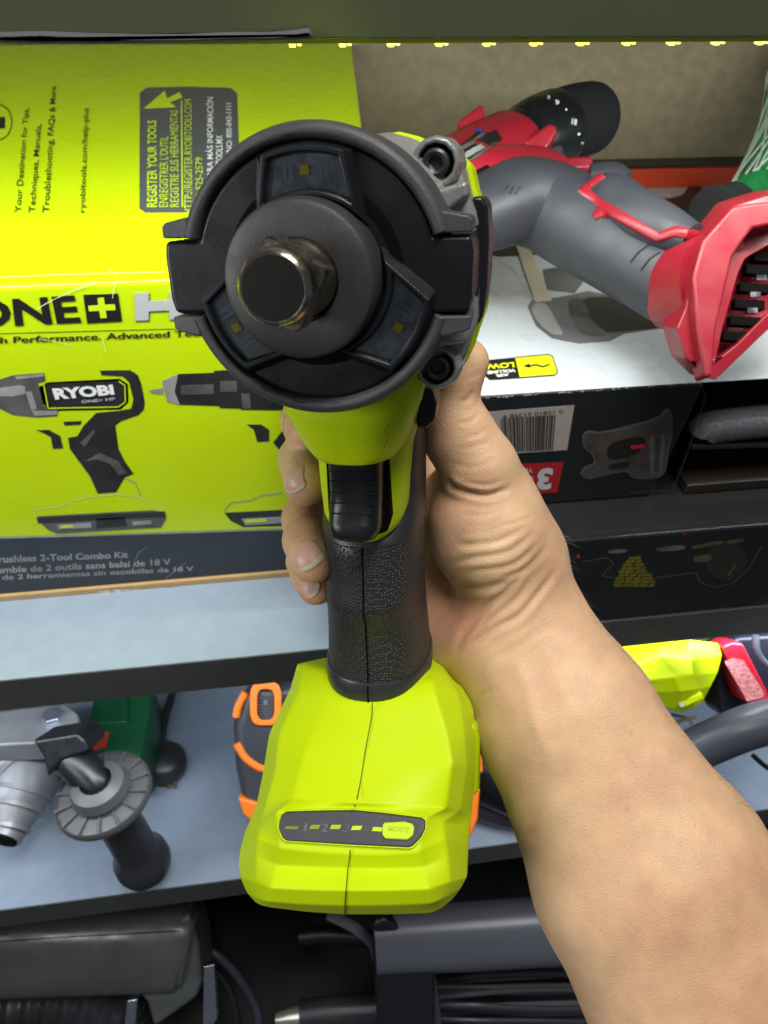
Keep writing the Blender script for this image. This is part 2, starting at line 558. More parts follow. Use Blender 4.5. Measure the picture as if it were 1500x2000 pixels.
for s_, q, m_, b_ in (('REGISTER YOUR TOOLS', ((640, 842), (636, 490), (600, 490), (597, 842)), LIMEINK, 0.02),
                      ("ENREGISTRER L'OUTIL", ((684, 842), (684, 555), (650, 555), (645, 842)), LIMEINK, 0.0),
                      ('REGISTRE SUS HERRAMIENTAS', ((728, 842), (724, 448), (692, 448), (692, 842)), LIMEINK, 0.0),
                      ('HTTP://REGISTER.RYOBITOOLS.COM', ((782, 872), (780, 405), (750, 405), (750, 872)), LIMEINK, 0.0),
                      ('1-800-525-2579', ((828, 868), (824, 640), (795, 640), (797, 868)), LIMEINK, 0.0),
                      ('PARA MÁS INFORMACIÓN', ((866, 735), (868, 395), (836, 395), (836, 735)), WHITEINK, 0.01),
                      ('RYOBITOOLS.MX', ((906, 740), (906, 550), (878, 550), (878, 740)), WHITEINK, 0.01),
                      ('TELÉFONO: 800-843-1111', ((944, 720), (942, 420), (914, 420), (914, 720)), WHITEINK, 0.01)):
    TF.text(s_, q, m_, 2, bold=b_)
TF.poly('printed_rule', [(736, 408), (741, 408), (745, 842), (739, 842)], LIMEINK, 2)

# front artwork
FF.text('ONE', ((-148, 392), (386, 366), (352, 232), (-150, 262)), INK, 2, bold=0.035)
FF.poly('printed_square', [(393, 232), (558, 226), (577, 358), (412, 368)], INK, 2)
FF.poly('printed_plus', [(461, 247), (491, 245), (495, 279), (542, 277), (546, 304), (499, 306), (505, 341), (474, 343), (469, 308), (420, 310), (416, 284), (464, 281)], LIMEINK, 3)
for dx, dy, m_, l_ in ((5, 5, PGREY2, 2), (0, 0, SILVER, 3)):
    FF.polys('printed_initial', [[(636 + dx, 224 + dy), (702 + dx, 221 + dy), (702 + dx, 262 + dy), (800 + dx, 258 + dy), (800 + dx, 218 + dy), (862 + dx, 216 + dy), (866 + dx, 346 + dy), (800 + dx, 349 + dy), (800 + dx, 306 + dy), (702 + dx, 310 + dy), (702 + dx, 352 + dy), (638 + dx, 355 + dy)],
                               [(880 + dx, 215 + dy), (1040 + dx, 208 + dy), (1060 + dx, 290 + dy), (950 + dx, 300 + dy), (950 + dx, 342 + dy), (884 + dx, 345 + dy)]], m_, l_)
FF.line('printed_rule', [(-100, 418), (500, 402), (1250, 382)], 3, INK)
FF.text('High Performance. Advanced Technology.', ((-108, 477), (1190, 428), (1188, 388), (-108, 435)), INK, 2, bold=0.02)
FF.poly('printed_band', [(-300, 1388), (500, 1366), (1700, 1328), (1700, 1602), (700, 1640), (-300, 1684)], NAVY)
FF.line('printed_rule', [(-300, 1388), (500, 1366), (1700, 1328)], 9, PGREY3, 2)
FF.text('Brushless 2-Tool Combo Kit', ((-38, 1500), (606, 1475), (604, 1445), (-38, 1466)), PGREY3, 2, bold=0.03)
FF.text('Ensemble de 2 outils sans balai de 18 V', ((-95, 1553), (808, 1508), (806, 1478), (-95, 1522)), PGREY3, 2, bold=0.02)
FF.text('Juego de 2 herramientas sin escobillas de 18 V', ((-140, 1594), (916, 1544), (914, 1514), (-140, 1562)), PGREY3, 2, bold=0.02)


def pic_driver():
    FF.polys('printed_tool_picture', [
        [(-60, 650), (10, 628), (60, 612), (208, 600), (216, 640), (180, 650), (205, 755), (275, 775), (270, 806), (170, 812), (60, 800), (0, 770), (-60, 740)],
    ], PGREY2, 1)
    FF.polys('printed_tool_picture', [[(-30, 690), (0, 672), (90, 660), (120, 668), (120, 700), (60, 712), (-20, 712)],
                                      [(70, 618), (205, 604), (207, 618), (80, 632)], [(120, 690), (150, 690), (175, 770), (150, 780)],
                                      [(150, 780), (270, 782), (270, 798), (165, 804)]], PGREY3, 2)
    FF.polys('printed_tool_picture', [
        [(472, 590), (615, 588), (650, 610), (668, 655), (684, 740), (680, 775), (655, 800), (570, 830), (545, 850), (560, 960), (590, 1020), (632, 1078), (590, 1095), (548, 1165), (462, 1172), (425, 1090), (385, 1035), (330, 960), (322, 908), (365, 900), (395, 850), (455, 790), (560, 780), (620, 770), (630, 725), (610, 645), (580, 618), (480, 612)],
        [(210, 655), (560, 640), (585, 660), (588, 730), (560, 760), (250, 768), (225, 740)],
        [(170, 872), (230, 870), (285, 900), (298, 958), (250, 960), (240, 905), (205, 885)],
        [(300, 832), (385, 828), (382, 846), (305, 850)]], PGREY1, 1)
    FF.polys('printed_tool_picture', [[(380, 930), (440, 870), (450, 880), (400, 950)], [(400, 1020), (470, 980), (560, 1020), (600, 1075), (560, 1085), (520, 1030), (460, 1010)],
                                      [(170, 1290), (230, 1345), (270, 1362), (760, 1332), (785, 1290), (780, 1260), (720, 1250), (180, 1278)]], PGREY2, 2)
    FF.polys('printed_tool_picture', [[(172, 1286), (780, 1256), (782, 1280), (180, 1312)], [(455, 1290), (590, 1284), (600, 1325), (455, 1335)]], PGREY1, 3)
    FF.polys('printed_tool_picture', [[(270, 1318), (430, 1310), (432, 1332), (275, 1340)], [(625, 1304), (715, 1298), (716, 1316), (628, 1322)]], PGREY3, 4)
    FF.polys('printed_tool_picture', [[(285, 1324), (345, 1321), (345, 1332), (288, 1335)]], LIMEINK, 5)
    FF.text('RYOBI', ((262, 728), (542, 704), (532, 655), (244, 674)), WHITEINK, 4, bold=0.05)
    FF.text('ONE+ HP', ((385, 745), (545, 730), (543, 716), (385, 730)), SILVER, 4, bold=0.02)
    FF.polys('printed_outline', [[(140, 690), (225, 645), (565, 628), (605, 655), (608, 740), (570, 775), (245, 782), (200, 745)]], LIMEINK, 0)
    FF.line('printed_outline', [(205, 650), (228, 768), (560, 762), (592, 738), (590, 660), (560, 640)], 6, LIMEINK, 3)
    FF.line('printed_outline', [(165, 1278), (165, 1250), (300, 1228), (340, 1205), (450, 1185), (560, 1175), (660, 1190), (720, 1225), (770, 1252)], 4, mat('pale_lime_ink', (0.55, 0.68, 0.25), 0.4), 1)
    FF.line('printed_outline', [(590, 1100), (640, 1120), (665, 1185)], 4, PGREY3, 1)


pic_driver()
# second tool picture (drill)
FF.polys('printed_tool_picture', [[(840, 606), (1010, 600), (1012, 590), (1420, 575), (1500, 600), (1500, 780), (1290, 778), (1140, 776), (1135, 770), (1040, 768), (1035, 758), (850, 752), (825, 690)],
                                  [(1165, 845), (1235, 845), (1272, 870), (1272, 925), (1215, 928), (1200, 870)],
                                  [(1290, 930), (1330, 880), (1400, 850), (1480, 860), (1500, 1100), (1420, 1110), (1350, 1000)],
                                  [(1060, 1262), (1500, 1240), (1500, 1320), (1150, 1330), (1090, 1300)]], PGREY1, 1)
FF.polys('printed_tool_picture', [[(765, 640), (842, 606), (825, 690), (850, 752), (790, 735)], [(705, 682), (768, 672), (768, 702), (712, 694)],
                                  [(1140, 1290), (1330, 1280), (1330, 1310), (1160, 1322)]], PGREY3, 2)
FF.polys('printed_tool_picture', [[(855, 660), (1010, 655), (1010, 700), (855, 705)], [(1040, 640), (1120, 640), (1120, 690), (1040, 690)], [(1140, 700), (1180, 700), (1185, 770), (1145, 770)]], PGREY2, 2)
FF.polys('printed_tool_picture', [[(1155, 1296), (1260, 1290), (1260, 1304), (1160, 1310)]], LIMEINK, 3)
FF.line('printed_outline', [(1060, 1255), (1090, 1215), (1180, 1205), (1240, 1180), (1330, 1170)], 5, PGREY3, 1)
# creases and torn film on the carton, their glare painted as pale lines
rr = random.Random(5)
GLARE = mat('film_glare', (0.72, 0.76, 0.5), 0.25, bump=0.8, bscale=200)
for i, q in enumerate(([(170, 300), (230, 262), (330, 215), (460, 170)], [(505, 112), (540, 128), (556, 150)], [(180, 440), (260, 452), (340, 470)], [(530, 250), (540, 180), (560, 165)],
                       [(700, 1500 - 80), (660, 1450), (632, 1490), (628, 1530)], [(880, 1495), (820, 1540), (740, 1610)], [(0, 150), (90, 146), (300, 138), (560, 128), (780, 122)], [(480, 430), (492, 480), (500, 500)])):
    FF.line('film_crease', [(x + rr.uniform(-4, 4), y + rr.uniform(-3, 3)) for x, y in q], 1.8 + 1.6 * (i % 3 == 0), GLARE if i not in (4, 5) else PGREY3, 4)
# packing tape at the base
b = MB()
for x0, x1 in ((462, 590), (560, 820), (780, 1000)):
    y = 1650 - (x0 - 462) * 0.052
    b.add([FF.pt(x0, y - 20, 18), FF.pt(x1, y - 28, 18), FF.pt(x1 - 8, y + 2, 20), FF.pt(x0 + 14, y + 16, 20)], [(0, 1, 2, 3)])
b.build('packing_tape', mat('crumpled_tape', (0.5, 0.46, 0.40), 0.15, bump=1.0, bscale=220, var=0.4, vscale=160), tb, smooth=False)

# ================================================================== BLACK CARTON (bottom right) and WHITE CARTON
YK, ZK = 0.3606, -0.357
tk = thing('flat_box', (0.4, 0.5, Z0 + ZMID), 'glossy black carton lying under the white carton on the middle shelf', 'carton')
obj('carton_body', *boxv(0.03, 0.62, YK, 0.78, Z0 + ZMID + 0.001, Z0 + ZK), BLACKBOX, tk, bevel=0.002, seg=3)
c2 = lambda x, y: (920 + x / 2.586, 660 + y / 2.586)
KF = Face((0.1, YK, Z0 + ZMID), (0, -1, 0), tk, c2)
DIMLINE = mat('dim_outline_ink', (0.07, 0.075, 0.08), 0.4)
KF.line('printed_outline', [(470, 1030), (520, 995), (700, 975), (1000, 955), (1200, 925), (1480, 905)], 4, DIMLINE)
KF.line('printed_outline', [(560, 1130), (690, 1110), (720, 1140), (690, 1170), (660, 1200), (800, 1230), (1140, 1185), (1150, 1230), (1230, 1260), (1320, 1240), (1400, 1170), (1470, 1050)], 4, DIMLINE)
rows_ = []
rr = random.Random(2)
for k in range(9):
    t0, t1 = k / 9, (k + .8) / 9
    ya, yb_ = 1102 + 155 * t0, 1102 + 155 * t1
    x0_ = 790 - 85 * t0 + rr.uniform(-9, 9); x1_ = 852 + 72 * min(1, t0 * 1.4) + rr.uniform(-8, 8)
    x = x0_
    while x < x1_ - 6:
        L_ = min(rr.uniform(18, 60), x1_ - x)
        rows_.append([(x, ya + 5), (x + L_, ya + 2), (x + L_ - 2, yb_ + 2), (x - 3, yb_ + 5)])
        x += L_ + rr.uniform(3, 7)
KF.polys('printed_emblem', rows_, YELDIM, 2, sm=False)
KF.polys('printed_tool_picture', [[(930, 1060), (1085, 1045), (1085, 1070), (940, 1082)], [(690, 1075), (790, 1065), (790, 1085), (695, 1090)]], PGREY2, 2, sm=True)
KF.polys('printed_tool_picture', [[(1110, 1052), (1280, 1020), (1285, 1038), (1115, 1070)], [(1120, 1105), (1215, 1090), (1215, 1130), (1125, 1135)], [(1290, 1025), (1385, 1012), (1380, 1030), (1290, 1045)]], mat('olive_print', (0.07, 0.07, 0.035), 0.4, var=0.3, vscale=90), 2, sm=True)
KF.poly('printed_dot', circ(542, 1104, 9, 12, 11), mat('dull_orange_ink', (0.22, 0.06, 0.01), 0.4), 2)
KF.poly('printed_dot', circ(1080, 992, 8, 12), mat('dull_red_dot', (0.2, 0.01, 0.01), 0.4), 2)
KF.poly('printed_wheel', circ(1290, 1130, 105, 40, 95), mat('faint_print', (0.022, 0.022, 0.02), 0.3, var=0.4, vscale=50), 1)
KF.line('printed_mark', [(1300, 1200), (1335, 1145)], 8, YELDIM, 2)

YH, ZH = 0.400, -0.262
th_ = thing('flat_box', (0.2, 0.6, Z0 + ZK), 'white topped carton with black front and barcode, lying on the black carton', 'carton')
xw = onY(1375, 743, YH)[0]
V, Fc = hexa((0.0, YH, Z0 + ZK + .001), (xw - 0.012, YH, Z0 + ZK + .001), (0.62, 0.785, Z0 + ZK + .001), (0.0, 0.785, Z0 + ZK + .001),
             (0.0, YH, Z0 + ZH), (xw, YH, Z0 + ZH), (0.62, 0.785, Z0 + ZH), (0.0, 0.785, Z0 + ZH))
# body black, lid sheet white on top
obj('carton_body', V, Fc, BLACKBOX, th_, bevel=0.0012, seg=2)
b = MB()
b.add(*prism([(0.0, YH + 0.0006, Z0 + ZH + .0002), (xw + 0.06, YH + 0.0006, Z0 + ZH + .0002), (0.70, YH + 0.0006, Z0 + ZH + .0002), (0.70, 0.785, Z0 + ZH + .0002), (0.0, 0.785, Z0 + ZH + .0002)], (0, 0, 0.0008)))
b.build('lid', WHITEBOX, th_, bevel=0.0005)
WT = Face((0.1, YH, Z0 + ZH + 0.0011), (0, 0, 1), th_, lambda x, y: (840 + x / 2.2727, 60 + y / 2.2727))
WF = Face((0.1, YH, Z0 + ZH), (0, -1, 0), th_, c2)
# worn edge flecks
rr = random.Random(8)
b = MB()
for i in range(34):
    x = rr.uniform(60, 1180)
    y = 303 - (x - 60) * 0.072
    l = rr.uniform(4, 26)
    b.add([WF.pt(x, y - 1, 1), WF.pt(x + l, y - 2, 1), WF.pt(x + l * .8, y + rr.uniform(2, 8), 1), WF.pt(x + l * .2, y + rr.uniform(1, 6), 1)], [(0, 1, 2, 3)])
b.build('worn_edge', WHITEBOX, th_, smooth=False)
# barcode label
WF.poly('printed_label', [(72, 374), (522, 340), (485, 566), (118, 590)], mat('label_paper', (0.30, 0.27, 0.255), 0.45, var=0.05, vscale=40), 1)
rr = random.Random(3)
x = 150.0
bars = []
while x < 425:
    wd = rr.choice((3, 3, 5, 8))
    s0 = (x - 150) / 275
    def bx(xx, k): return xx + (1 - k) * 0 - k * (-14 + 0.1 * (xx - 150))
    bars.append([(x, 406 - 18 * s0), (x + wd, 406 - 18 * s0), (bx(x + wd, 1), 578 - 12 * s0), (bx(x, 1), 578 - 12 * s0)])
    x += wd + rr.choice((3, 4, 6))
WF.polys('printed_bars', bars, INK, 2)
# upside-down digits
WF.text('0 15810 61398 9', ((462, 362), (160, 388), (163, 406), (465, 380)), INK, 2)
WF.poly('printed_label', [(205, 640), (467, 628), (436, 780), (240, 796)], mat('dull_red_ink', (0.30, 0.012, 0.016), 0.35, var=0.1, vscale=40), 1)
WF.text('3', ((415, 655), (340, 660), (328, 770), (405, 765)), SILVER, 2, bold=0.05)
WF.text('YEAR', ((312, 657), (225, 662), (225, 686), (312, 681)), SILVER, 2, bold=0.02)
WF.text('LIMITED', ((314, 700), (225, 706), (226, 728), (314, 722)), SILVER, 2, bold=0.02)
WF.text('GUARD', ((312, 742), (230, 747), (232, 766), (312, 760)), SILVER, 2, bold=0.02)
WARM = mat('faded_print', (0.055, 0.045, 0.04), 0.4, var=0.5, vscale=60)
WF.polys('printed_tool_picture', [[(560, 485), (600, 465), (650, 480), (860, 430), (960, 395), (975, 360), (1012, 360), (1022, 480), (1000, 560), (985, 690), (920, 712), (805, 712), (800, 670), (650, 700), (590, 718), (548, 690), (570, 650), (630, 635), (605, 580), (565, 555)]], DIMLINE, 1, sm=True)
WF.polys('printed_tool_picture', [[(568, 492), (600, 474), (650, 489), (860, 440), (966, 402), (982, 368), (1005, 368), (1014, 480), (992, 560), (977, 684), (918, 704), (813, 704), (808, 662), (650, 692), (592, 710), (557, 690), (578, 658), (640, 640), (613, 576), (573, 550)]], WARM, 2, sm=True)
WF.polys('printed_tool_picture', [[(685, 530), (890, 488), (870, 560), (810, 600), (690, 625)], [(690, 640), (800, 620), (800, 655), (700, 670)]], INK, 3, sm=True)
WF.polys('printed_tool_picture', [[(900, 500), (930, 495), (925, 690), (905, 695)], [(960, 480), (985, 500), (965, 680), (950, 680)]], PGREY2, 3, sm=True)
WF.polys('printed_mark', [[(805, 545), (878, 538), (876, 556), (810, 562)]], REDINK, 4)
WF.line('film_crease', [(1160, 230), (1185, 300), (1100, 560), (1020, 770), (800, 780)], 2, DIMLINE, 4)
# top prints
WT.polys('printed_tool_picture', [[(432, 1225), (450, 1195), (560, 1185), (700, 1155), (900, 1190), (1100, 1250), (1100, 1310), (860, 1345), (800, 1378), (660, 1388), (540, 1365), (470, 1310)],
                                  [(500, 1060), (620, 1040), (700, 1090), (640, 1165), (520, 1150)]], mat('printed_steel_grey', (0.13, 0.13, 0.14), 0.35, var=0.25, vscale=20), 1)
WT.polys('printed_tool_picture', [[(640, 1180), (900, 1180), (1100, 1262), (1100, 1305), (860, 1335), (700, 1340), (660, 1290)]], mat('printed_shadow_grey', (0.028, 0.026, 0.028), 0.35, var=0.4, vscale=14), 2, sm=True)
WT.polys('printed_tool_picture', [[(260, 950), (560, 940), (650, 1000), (560, 1010), (470, 990), (270, 1010)]], INK, 1, sm=True)
WT.polys('printed_tool_picture', [[(446, 1232), (470, 1205), (520, 1210), (560, 1290), (600, 1352), (545, 1350), (480, 1300)]], mat('printed_pale_grey', (0.28, 0.28, 0.29), 0.35, var=0.15, vscale=20), 3, sm=True)
WT.polys('printed_tool_picture', [[(600, 1190), (680, 1180), (720, 1300), (800, 1345), (700, 1360), (640, 1320)]], PGREY2, 3, sm=True)
WT.line('printed_outline', [(300, 1020), (370, 1060), (440, 1180)], 3, PGREY3, 1)
WT.polys('printed_tool_picture', [[(1000, 752), (1120, 735), (1145, 690), (1190, 684), (1290, 740), (1330, 790), (1310, 870), (1240, 895), (1160, 870), (1110, 830), (1040, 800)]], PGREY1, 1, sm=True)
WT.poly('printed_mark', [(1295, 760), (1330, 762), (1322, 785), (1300, 776)], YELINK, 2)
WT.poly('printed_label', [(248, 1462), (380, 1450), (400, 1535), (262, 1548), (240, 1530), (235, 1480)], INK, 1)
WT.poly('printed_label', [(378, 1450), (525, 1436), (543, 1445), (566, 1515), (552, 1528), (398, 1538)], YELINK, 2)
WT.line('printed_label_rim', [(378, 1450), (525, 1436), (543, 1445), (566, 1515), (552, 1528), (262, 1548)], 4, INK, 3)
WT.text('LOW', ((372, 1470), (248, 1480), (254, 1502), (376, 1494)), YELINK, 3, bold=0.04)
WT.text('VOLUME', ((378, 1500), (252, 1510), (256, 1524), (380, 1514)), WHITEINK, 3, bold=0.03)
WT.text('AIR', ((350, 1520), (290, 1526), (292, 1538), (352, 1532)), WHITEINK, 3, bold=0.03)
WT.line('printed_mark', [(430, 1492), (470, 1482), (500, 1492), (530, 1480)], 7, INK, 3)
WT.poly('printed_mark', [(412, 1488), (442, 1476), (444, 1496)], INK, 3)

# masking tape hanging over edge of the print
o = WT.poly('tape_strip', [(376, 935), (432, 935), (540, 1196), (468, 1204)], TAN, 6, 0.0006)
o.parent = None
tag(o, 'tan masking tape strip on the white carton below the red drill', 'tape')

# red carton edge at the wall
q = thing('flat_box', onZ(1250, 330, ZH + .003), 'thin red edged flat carton against the back wall behind the red drill', 'carton')
a1, a2 = onY(1130, 328, 0.77), onY(1462, 318, 0.77)
V, Fc = boxv(0.25, 0.66, 0.765, 0.795, Z0 + ZH + 0.0014, Z0 + ZH + 0.020)
obj('carton_body', V, Fc, REDEDGE, q, bevel=0.001)
obj('top_sheet', *boxv(0.25, 0.66, 0.768, 0.793, Z0 + ZH + 0.0205, Z0 + ZH + 0.022), INK, q, smooth=False)

# dark case with felt on the right of the white carton
q = thing('tool_case', (0.4, 0.5, Z0 + ZK), 'black case with grey felt top edge, right of the white carton front', 'case')
A = onY(1375, 800, 0.405); B = onY(1500, 795, 0.405)
V, Fc = tube(spline([onY(1372, 845, 0.41), onY(1390, 835, 0.41), onY(1500, 822, 0.41), onY(1640, 812, 0.41)], 6), 0.0105, 20, n=3)
obj('felt_roll', V, Fc, mat('grey_felt', (0.06, 0.06, 0.07), 0.9, bump=1.0, bscale=800, var=0.4, vscale=500), q)
obj('case_body', *boxv(onY(1340, 900, 0.41)[0], 0.62, 0.418, 0.62, Z0 + ZK + 0.001, Z0 + ZH - 0.003), VOID, q, bevel=0.003)
V, Fc = tube([onY(1350, 872, 0.402), onY(1500, 868, 0.402), onY(1640, 866, 0.402)], [0.0022, 0.0022, 0.0022], 12)
obj('rim', V, Fc, BLACKSAT, q)
obj('base_board', *boxv(onY(1325, 945, 0.41)[0], 0.62, 0.3985, 0.4175, Z0 + ZK + 0.001, Z0 + ZK + 0.009), mat('dark_wood', (0.012, 0.007, 0.004), 0.5), q, bevel=0.001)

# green net bundle top right
q = thing('net_bag', onZ(1475, 400, ZH), 'bundle of green and white netting standing at the right beside the red drill', 'netting')
ax0, ax1 = cp(1500, 400, 0.66), cp(1580, 150, 0.72)
V, Fc = tube(spline([ax0, (ax0 + ax1) / 2 + np.array((0.01, 0, 0)), ax1], 6), [0.034] * 4 + [0.036] * 9, 24)
obj('net_body', V, Fc, GREENNET, q)
b = MB()
dA = nrm(ax1 - ax0); sA = nrm(np.cross(dA, CD)); tA = np.cross(dA, sA)
for k in range(44):
    L = []
    for i in range(14):
        s = i / 13
        ph = 2 * pi * k / 44 + s * (1.2 if k % 2 else -0.5) + 0.1 * sin(k * 5 + s * 7)
        L.append(ax0 + (ax1 - ax0) * s + np.array((0.01, 0, 0)) * sin(pi * s) + (sA * cos(ph) + tA * sin(ph)) * 0.0368)
    b.add(*tube(L, 0.0008, 5))
b.build('twine', WHITENET, q)

# ================================================================== RED DRILL
rd = thing('cordless_drill', onZ(1150, 560, ZH), 'red and grey cordless drill lying on its side on the white carton', 'drill')
def T(L, k=8, N=32, n=2.0, flat=1.0, up=(0, 0, 1)):
    Q = spline([(*cp(x, y, d), r) for x, y, d, r in L], k)
    return tube([q_[:3] for q_ in Q], [q_[3] for q_ in Q], N, n=n, flat=flat, up=up)
# chuck / collar / body along one axis
obj('chuck', *T([(1085, 250, 0.610, 0.0265), (1115, 240, 0.618, 0.0275), (1150, 232, 0.626, 0.0272), (1156, 231, 0.628, 0.0255)], 4, 40), FELT, rd)
obj('torque_ring', *T([(1020, 288, 0.592, 0.0260), (1040, 272, 0.596, 0.0285), (1080, 254, 0.608, 0.0292), (1092, 249, 0.611, 0.028)], 4, 40), BLACK, rd)
obj('gearbox', *T([(975, 315, 0.580, 0.0285), (1020, 288, 0.590, 0.0285)], 4, 40), BLACK, rd)
obj('motor_housing', *T([(838, 402, 0.535, 0.027), (870, 382, 0.545, 0.0315), (930, 345, 0.565, 0.033), (1000, 305, 0.582, 0.0315), (1012, 298, 0.584, 0.0290)], 5, 40, n=2.4), REDP, rd)
obj('stripe_ring', *T([(1083, 253, 0.609, 0.0287), (1085, 252, 0.6095, 0.0287)], 2, 40), REDINK, rd)
# red lugs around the collar
for pts, dd in (([(895, 235), (942, 200), (948, 212), (945, 232), (915, 258), (890, 262)], 0.560), ([(1020, 275), (1075, 238), (1090, 245), (1088, 262), (1062, 300), (1030, 290)], 0.545), ([(1098, 305), (1160, 302), (1158, 330), (1110, 332)], 0.565)):
    V, Fc = prism([cp(x, y, dd) for x, y in pts], CD * 0.02)
    obj('housing_lug', V, Fc, REDP, rd, bevel=0.003, seg=3)
V, Fc = prism([cp(x, y, 0.5455) for x, y in [(1072, 288), (1098, 280), (1102, 292), (1100, 318), (1078, 316)]], CD * 0.02)
obj('forward_switch', V, Fc, SATBLK, rd, bevel=0.0015)
# lower red body joining motor housing and handle
obj('lower_housing', *T([(900, 345, 0.535, 0.026), (940, 372, 0.530, 0.028), (1000, 365, 0.545, 0.028), (1075, 345, 0.565, 0.020)], 5, 30), REDP, rd)
# grey handle
obj('handle', *T([(905, 445, 0.500, 0.020), (950, 418, 0.508, 0.0235), (1010, 395, 0.520, 0.0275), (1070, 405, 0.525, 0.0290), (1130, 440, 0.515, 0.0290), (1190, 480, 0.503, 0.0265), (1250, 520, 0.492, 0.0245), (1310, 555, 0.482, 0.0240), (1335, 570, 0.478, 0.0235)], 8, 48, n=2.3), GREYR, rd)
hm = bpy.data.objects[[o.name for o in bpy.data.objects if o.name.startswith('handle') and o.parent == rd][0]]
from mathutils.bvhtree import BVHTree
def bvh(os_):
    V, P_ = [], []
    for o_ in os_:
        k = len(V)
        V += [v.co.copy() for v in o_.data.vertices]
        P_ += [[i + k for i in p.vertices] for p in o_.data.polygons]
    return BVHTree.FromPolygons(V, P_)
def onmesh(tree, px, py, lift=0.0):
    d_ = Vector(ray(px, py)).normalized()
    h = tree.ray_cast(Vector(O), d_)
    if h[0] is None: return None
    return np.array(h[0]) - np.array(d_) * lift
def dens(L, k=6):
    Q = []
    for a_, c_ in zip(L[:-1], L[1:]):
        Q += [tuple(np.array(a_) * (1 - j / k) + np.array(c_) * j / k) for j in range(k)]
    return Q + [L[-1]]
obj('grip_ridge', *T([(1150, 372, 0.500, 0.010), (1190, 388, 0.494, 0.016), (1240, 425, 0.482, 0.017), (1300, 452, 0.470, 0.015), (1352, 470, 0.458, 0.010)], 6, 24), GREYR, rd)
DT = bvh([o_ for o_ in bpy.data.objects if o_.parent == rd and o_.type == 'MESH' and o_.name.split('.')[0] in ('handle', 'grip_ridge', 'lower_housing')])
b = MB()
for L, r_ in (([(1178, 345), (1135, 374), (1200, 415), (1285, 462), (1320, 452), (1392, 468)], 0.0036), ([(1160, 424), (1172, 416), (1190, 418)], 0.0042)):
    Q = [onmesh(DT, x, y, -0.0012) for x, y in dens(L, 8)]
    Q = [q_ for q_ in Q if q_ is not None]
    b.add(*tube(Q, r_, 10, flat=0.7))
b.build('red_inlay', REDP, rd)
b = MB()
for L in ([(1232, 512), (1248, 492), (1268, 478)], [(1252, 528), (1270, 505), (1290, 492)], [(985, 375), (992, 362)], [(996, 378), (1004, 363)], [(1008, 380), (1017, 364)]):
    Q = [q_ for q_ in (onmesh(DT, x, y, 0.0) for x, y in dens(L, 4)) if q_ is not None]
    if len(Q) > 1: b.add(*tube(Q, 0.0007, 6))
b.build('grip_groove', SATBLK, rd)
obj('side_button', *T([(1150, 350, 0.530, 0.010), (1190, 352, 0.528, 0.012), (1216, 364, 0.525, 0.011)], 4, 24), GREYR, rd)
BT = bvh([o_ for o_ in bpy.data.objects if o_.parent == rd and o_.type == 'MESH' and o_.name.split('.')[0] in ('motor_housing', 'torque_ring', 'chuck', 'gearbox', 'lower_housing')])
def wrap(name, L, m_, lift, nseg=7, thick=None):
    """a sticker that follows the housing: pixel quad subdivided and dropped on the surface"""
    bl, br, tr_, tl_q = [np.array(p, float) for p in L]
    V, n_ = [], nseg
    for i in range(n_ + 1):
        for j in range(n_ + 1):
            s_, t_ = i / n_, j / n_
            p = bl * (1 - s_) * (1 - t_) + br * s_ * (1 - t_) + tr_ * s_ * t_ + tl_q * (1 - s_) * t_
            h = onmesh(BT, p[0], p[1], lift)
            if h is None: return None
            V.append(h)
    Fc = [(i * (n_ + 1) + j, (i + 1) * (n_ + 1) + j, (i + 1) * (n_ + 1) + j + 1, i * (n_ + 1) + j + 1) for i in range(n_) for j in range(n_)]
    return obj(name, V, Fc, m_, rd, sharp=180)
wrap('rating_label', ((878, 318), (905, 320), (982, 272), (968, 252)), INK, 0.0006)
wrap('rating_label', ((872, 304), (884, 318), (970, 262), (935, 254)), INK, 0.0007)
wrap('rating_label_bar', ((893, 306), (902, 314), (954, 284), (946, 276)), PGREY3, 0.0012)
wrap('rating_label_text', ((886, 300), (889, 303), (945, 268), (940, 264)), PGREY2, 0.0012)
wrap('rating_label_text', ((908, 317), (911, 320), (972, 280), (967, 276)), PGREY2, 0.0012)
wrap('rating_label_text', ((896, 290), (899, 293), (950, 260), (945, 257)), PGREY2, 0.0012)
wrap('rating_label_dot', ((928, 256), (940, 258), (942, 252), (930, 250)), mat('blue_ink', (0.02, 0.05, 0.4), 0.4), 0.0012)
wrap('housing_vent', ((915, 340), (922, 346), (960, 326), (950, 322)), VOID, 0.0003)
for st, (x, y), sz in (('9', (1088, 200), 9), ('.', (1106, 214), 4), ('18', (1122, 238), 11), ('.', (1131, 262), 5), ('.', (1138, 280), 5), ('5', (1072, 190), 6)):
    q = ((x - sz * .55, y + sz * .35), (x + sz * .35, y + sz * .7), (x + sz * .55, y - sz * .4), (x - sz * .35, y - sz * .7))
    V2, F2 = text_geo(st, 0.03)
    VV = []
    for s_, t_ in V2:
        bl, br, tq, tl_q = [np.array(p, float) for p in q]
        p = bl * (1 - s_) * (1 - t_) + br * s_ * (1 - t_) + tq * s_ * t_ + tl_q * (1 - s_) * t_
        VV.append(onmesh(BT, p[0], p[1], 0.0006))
    if all(v is not None for v in VV): obj('torque_mark', VV, F2, WHITEINK, rd, smooth=False)
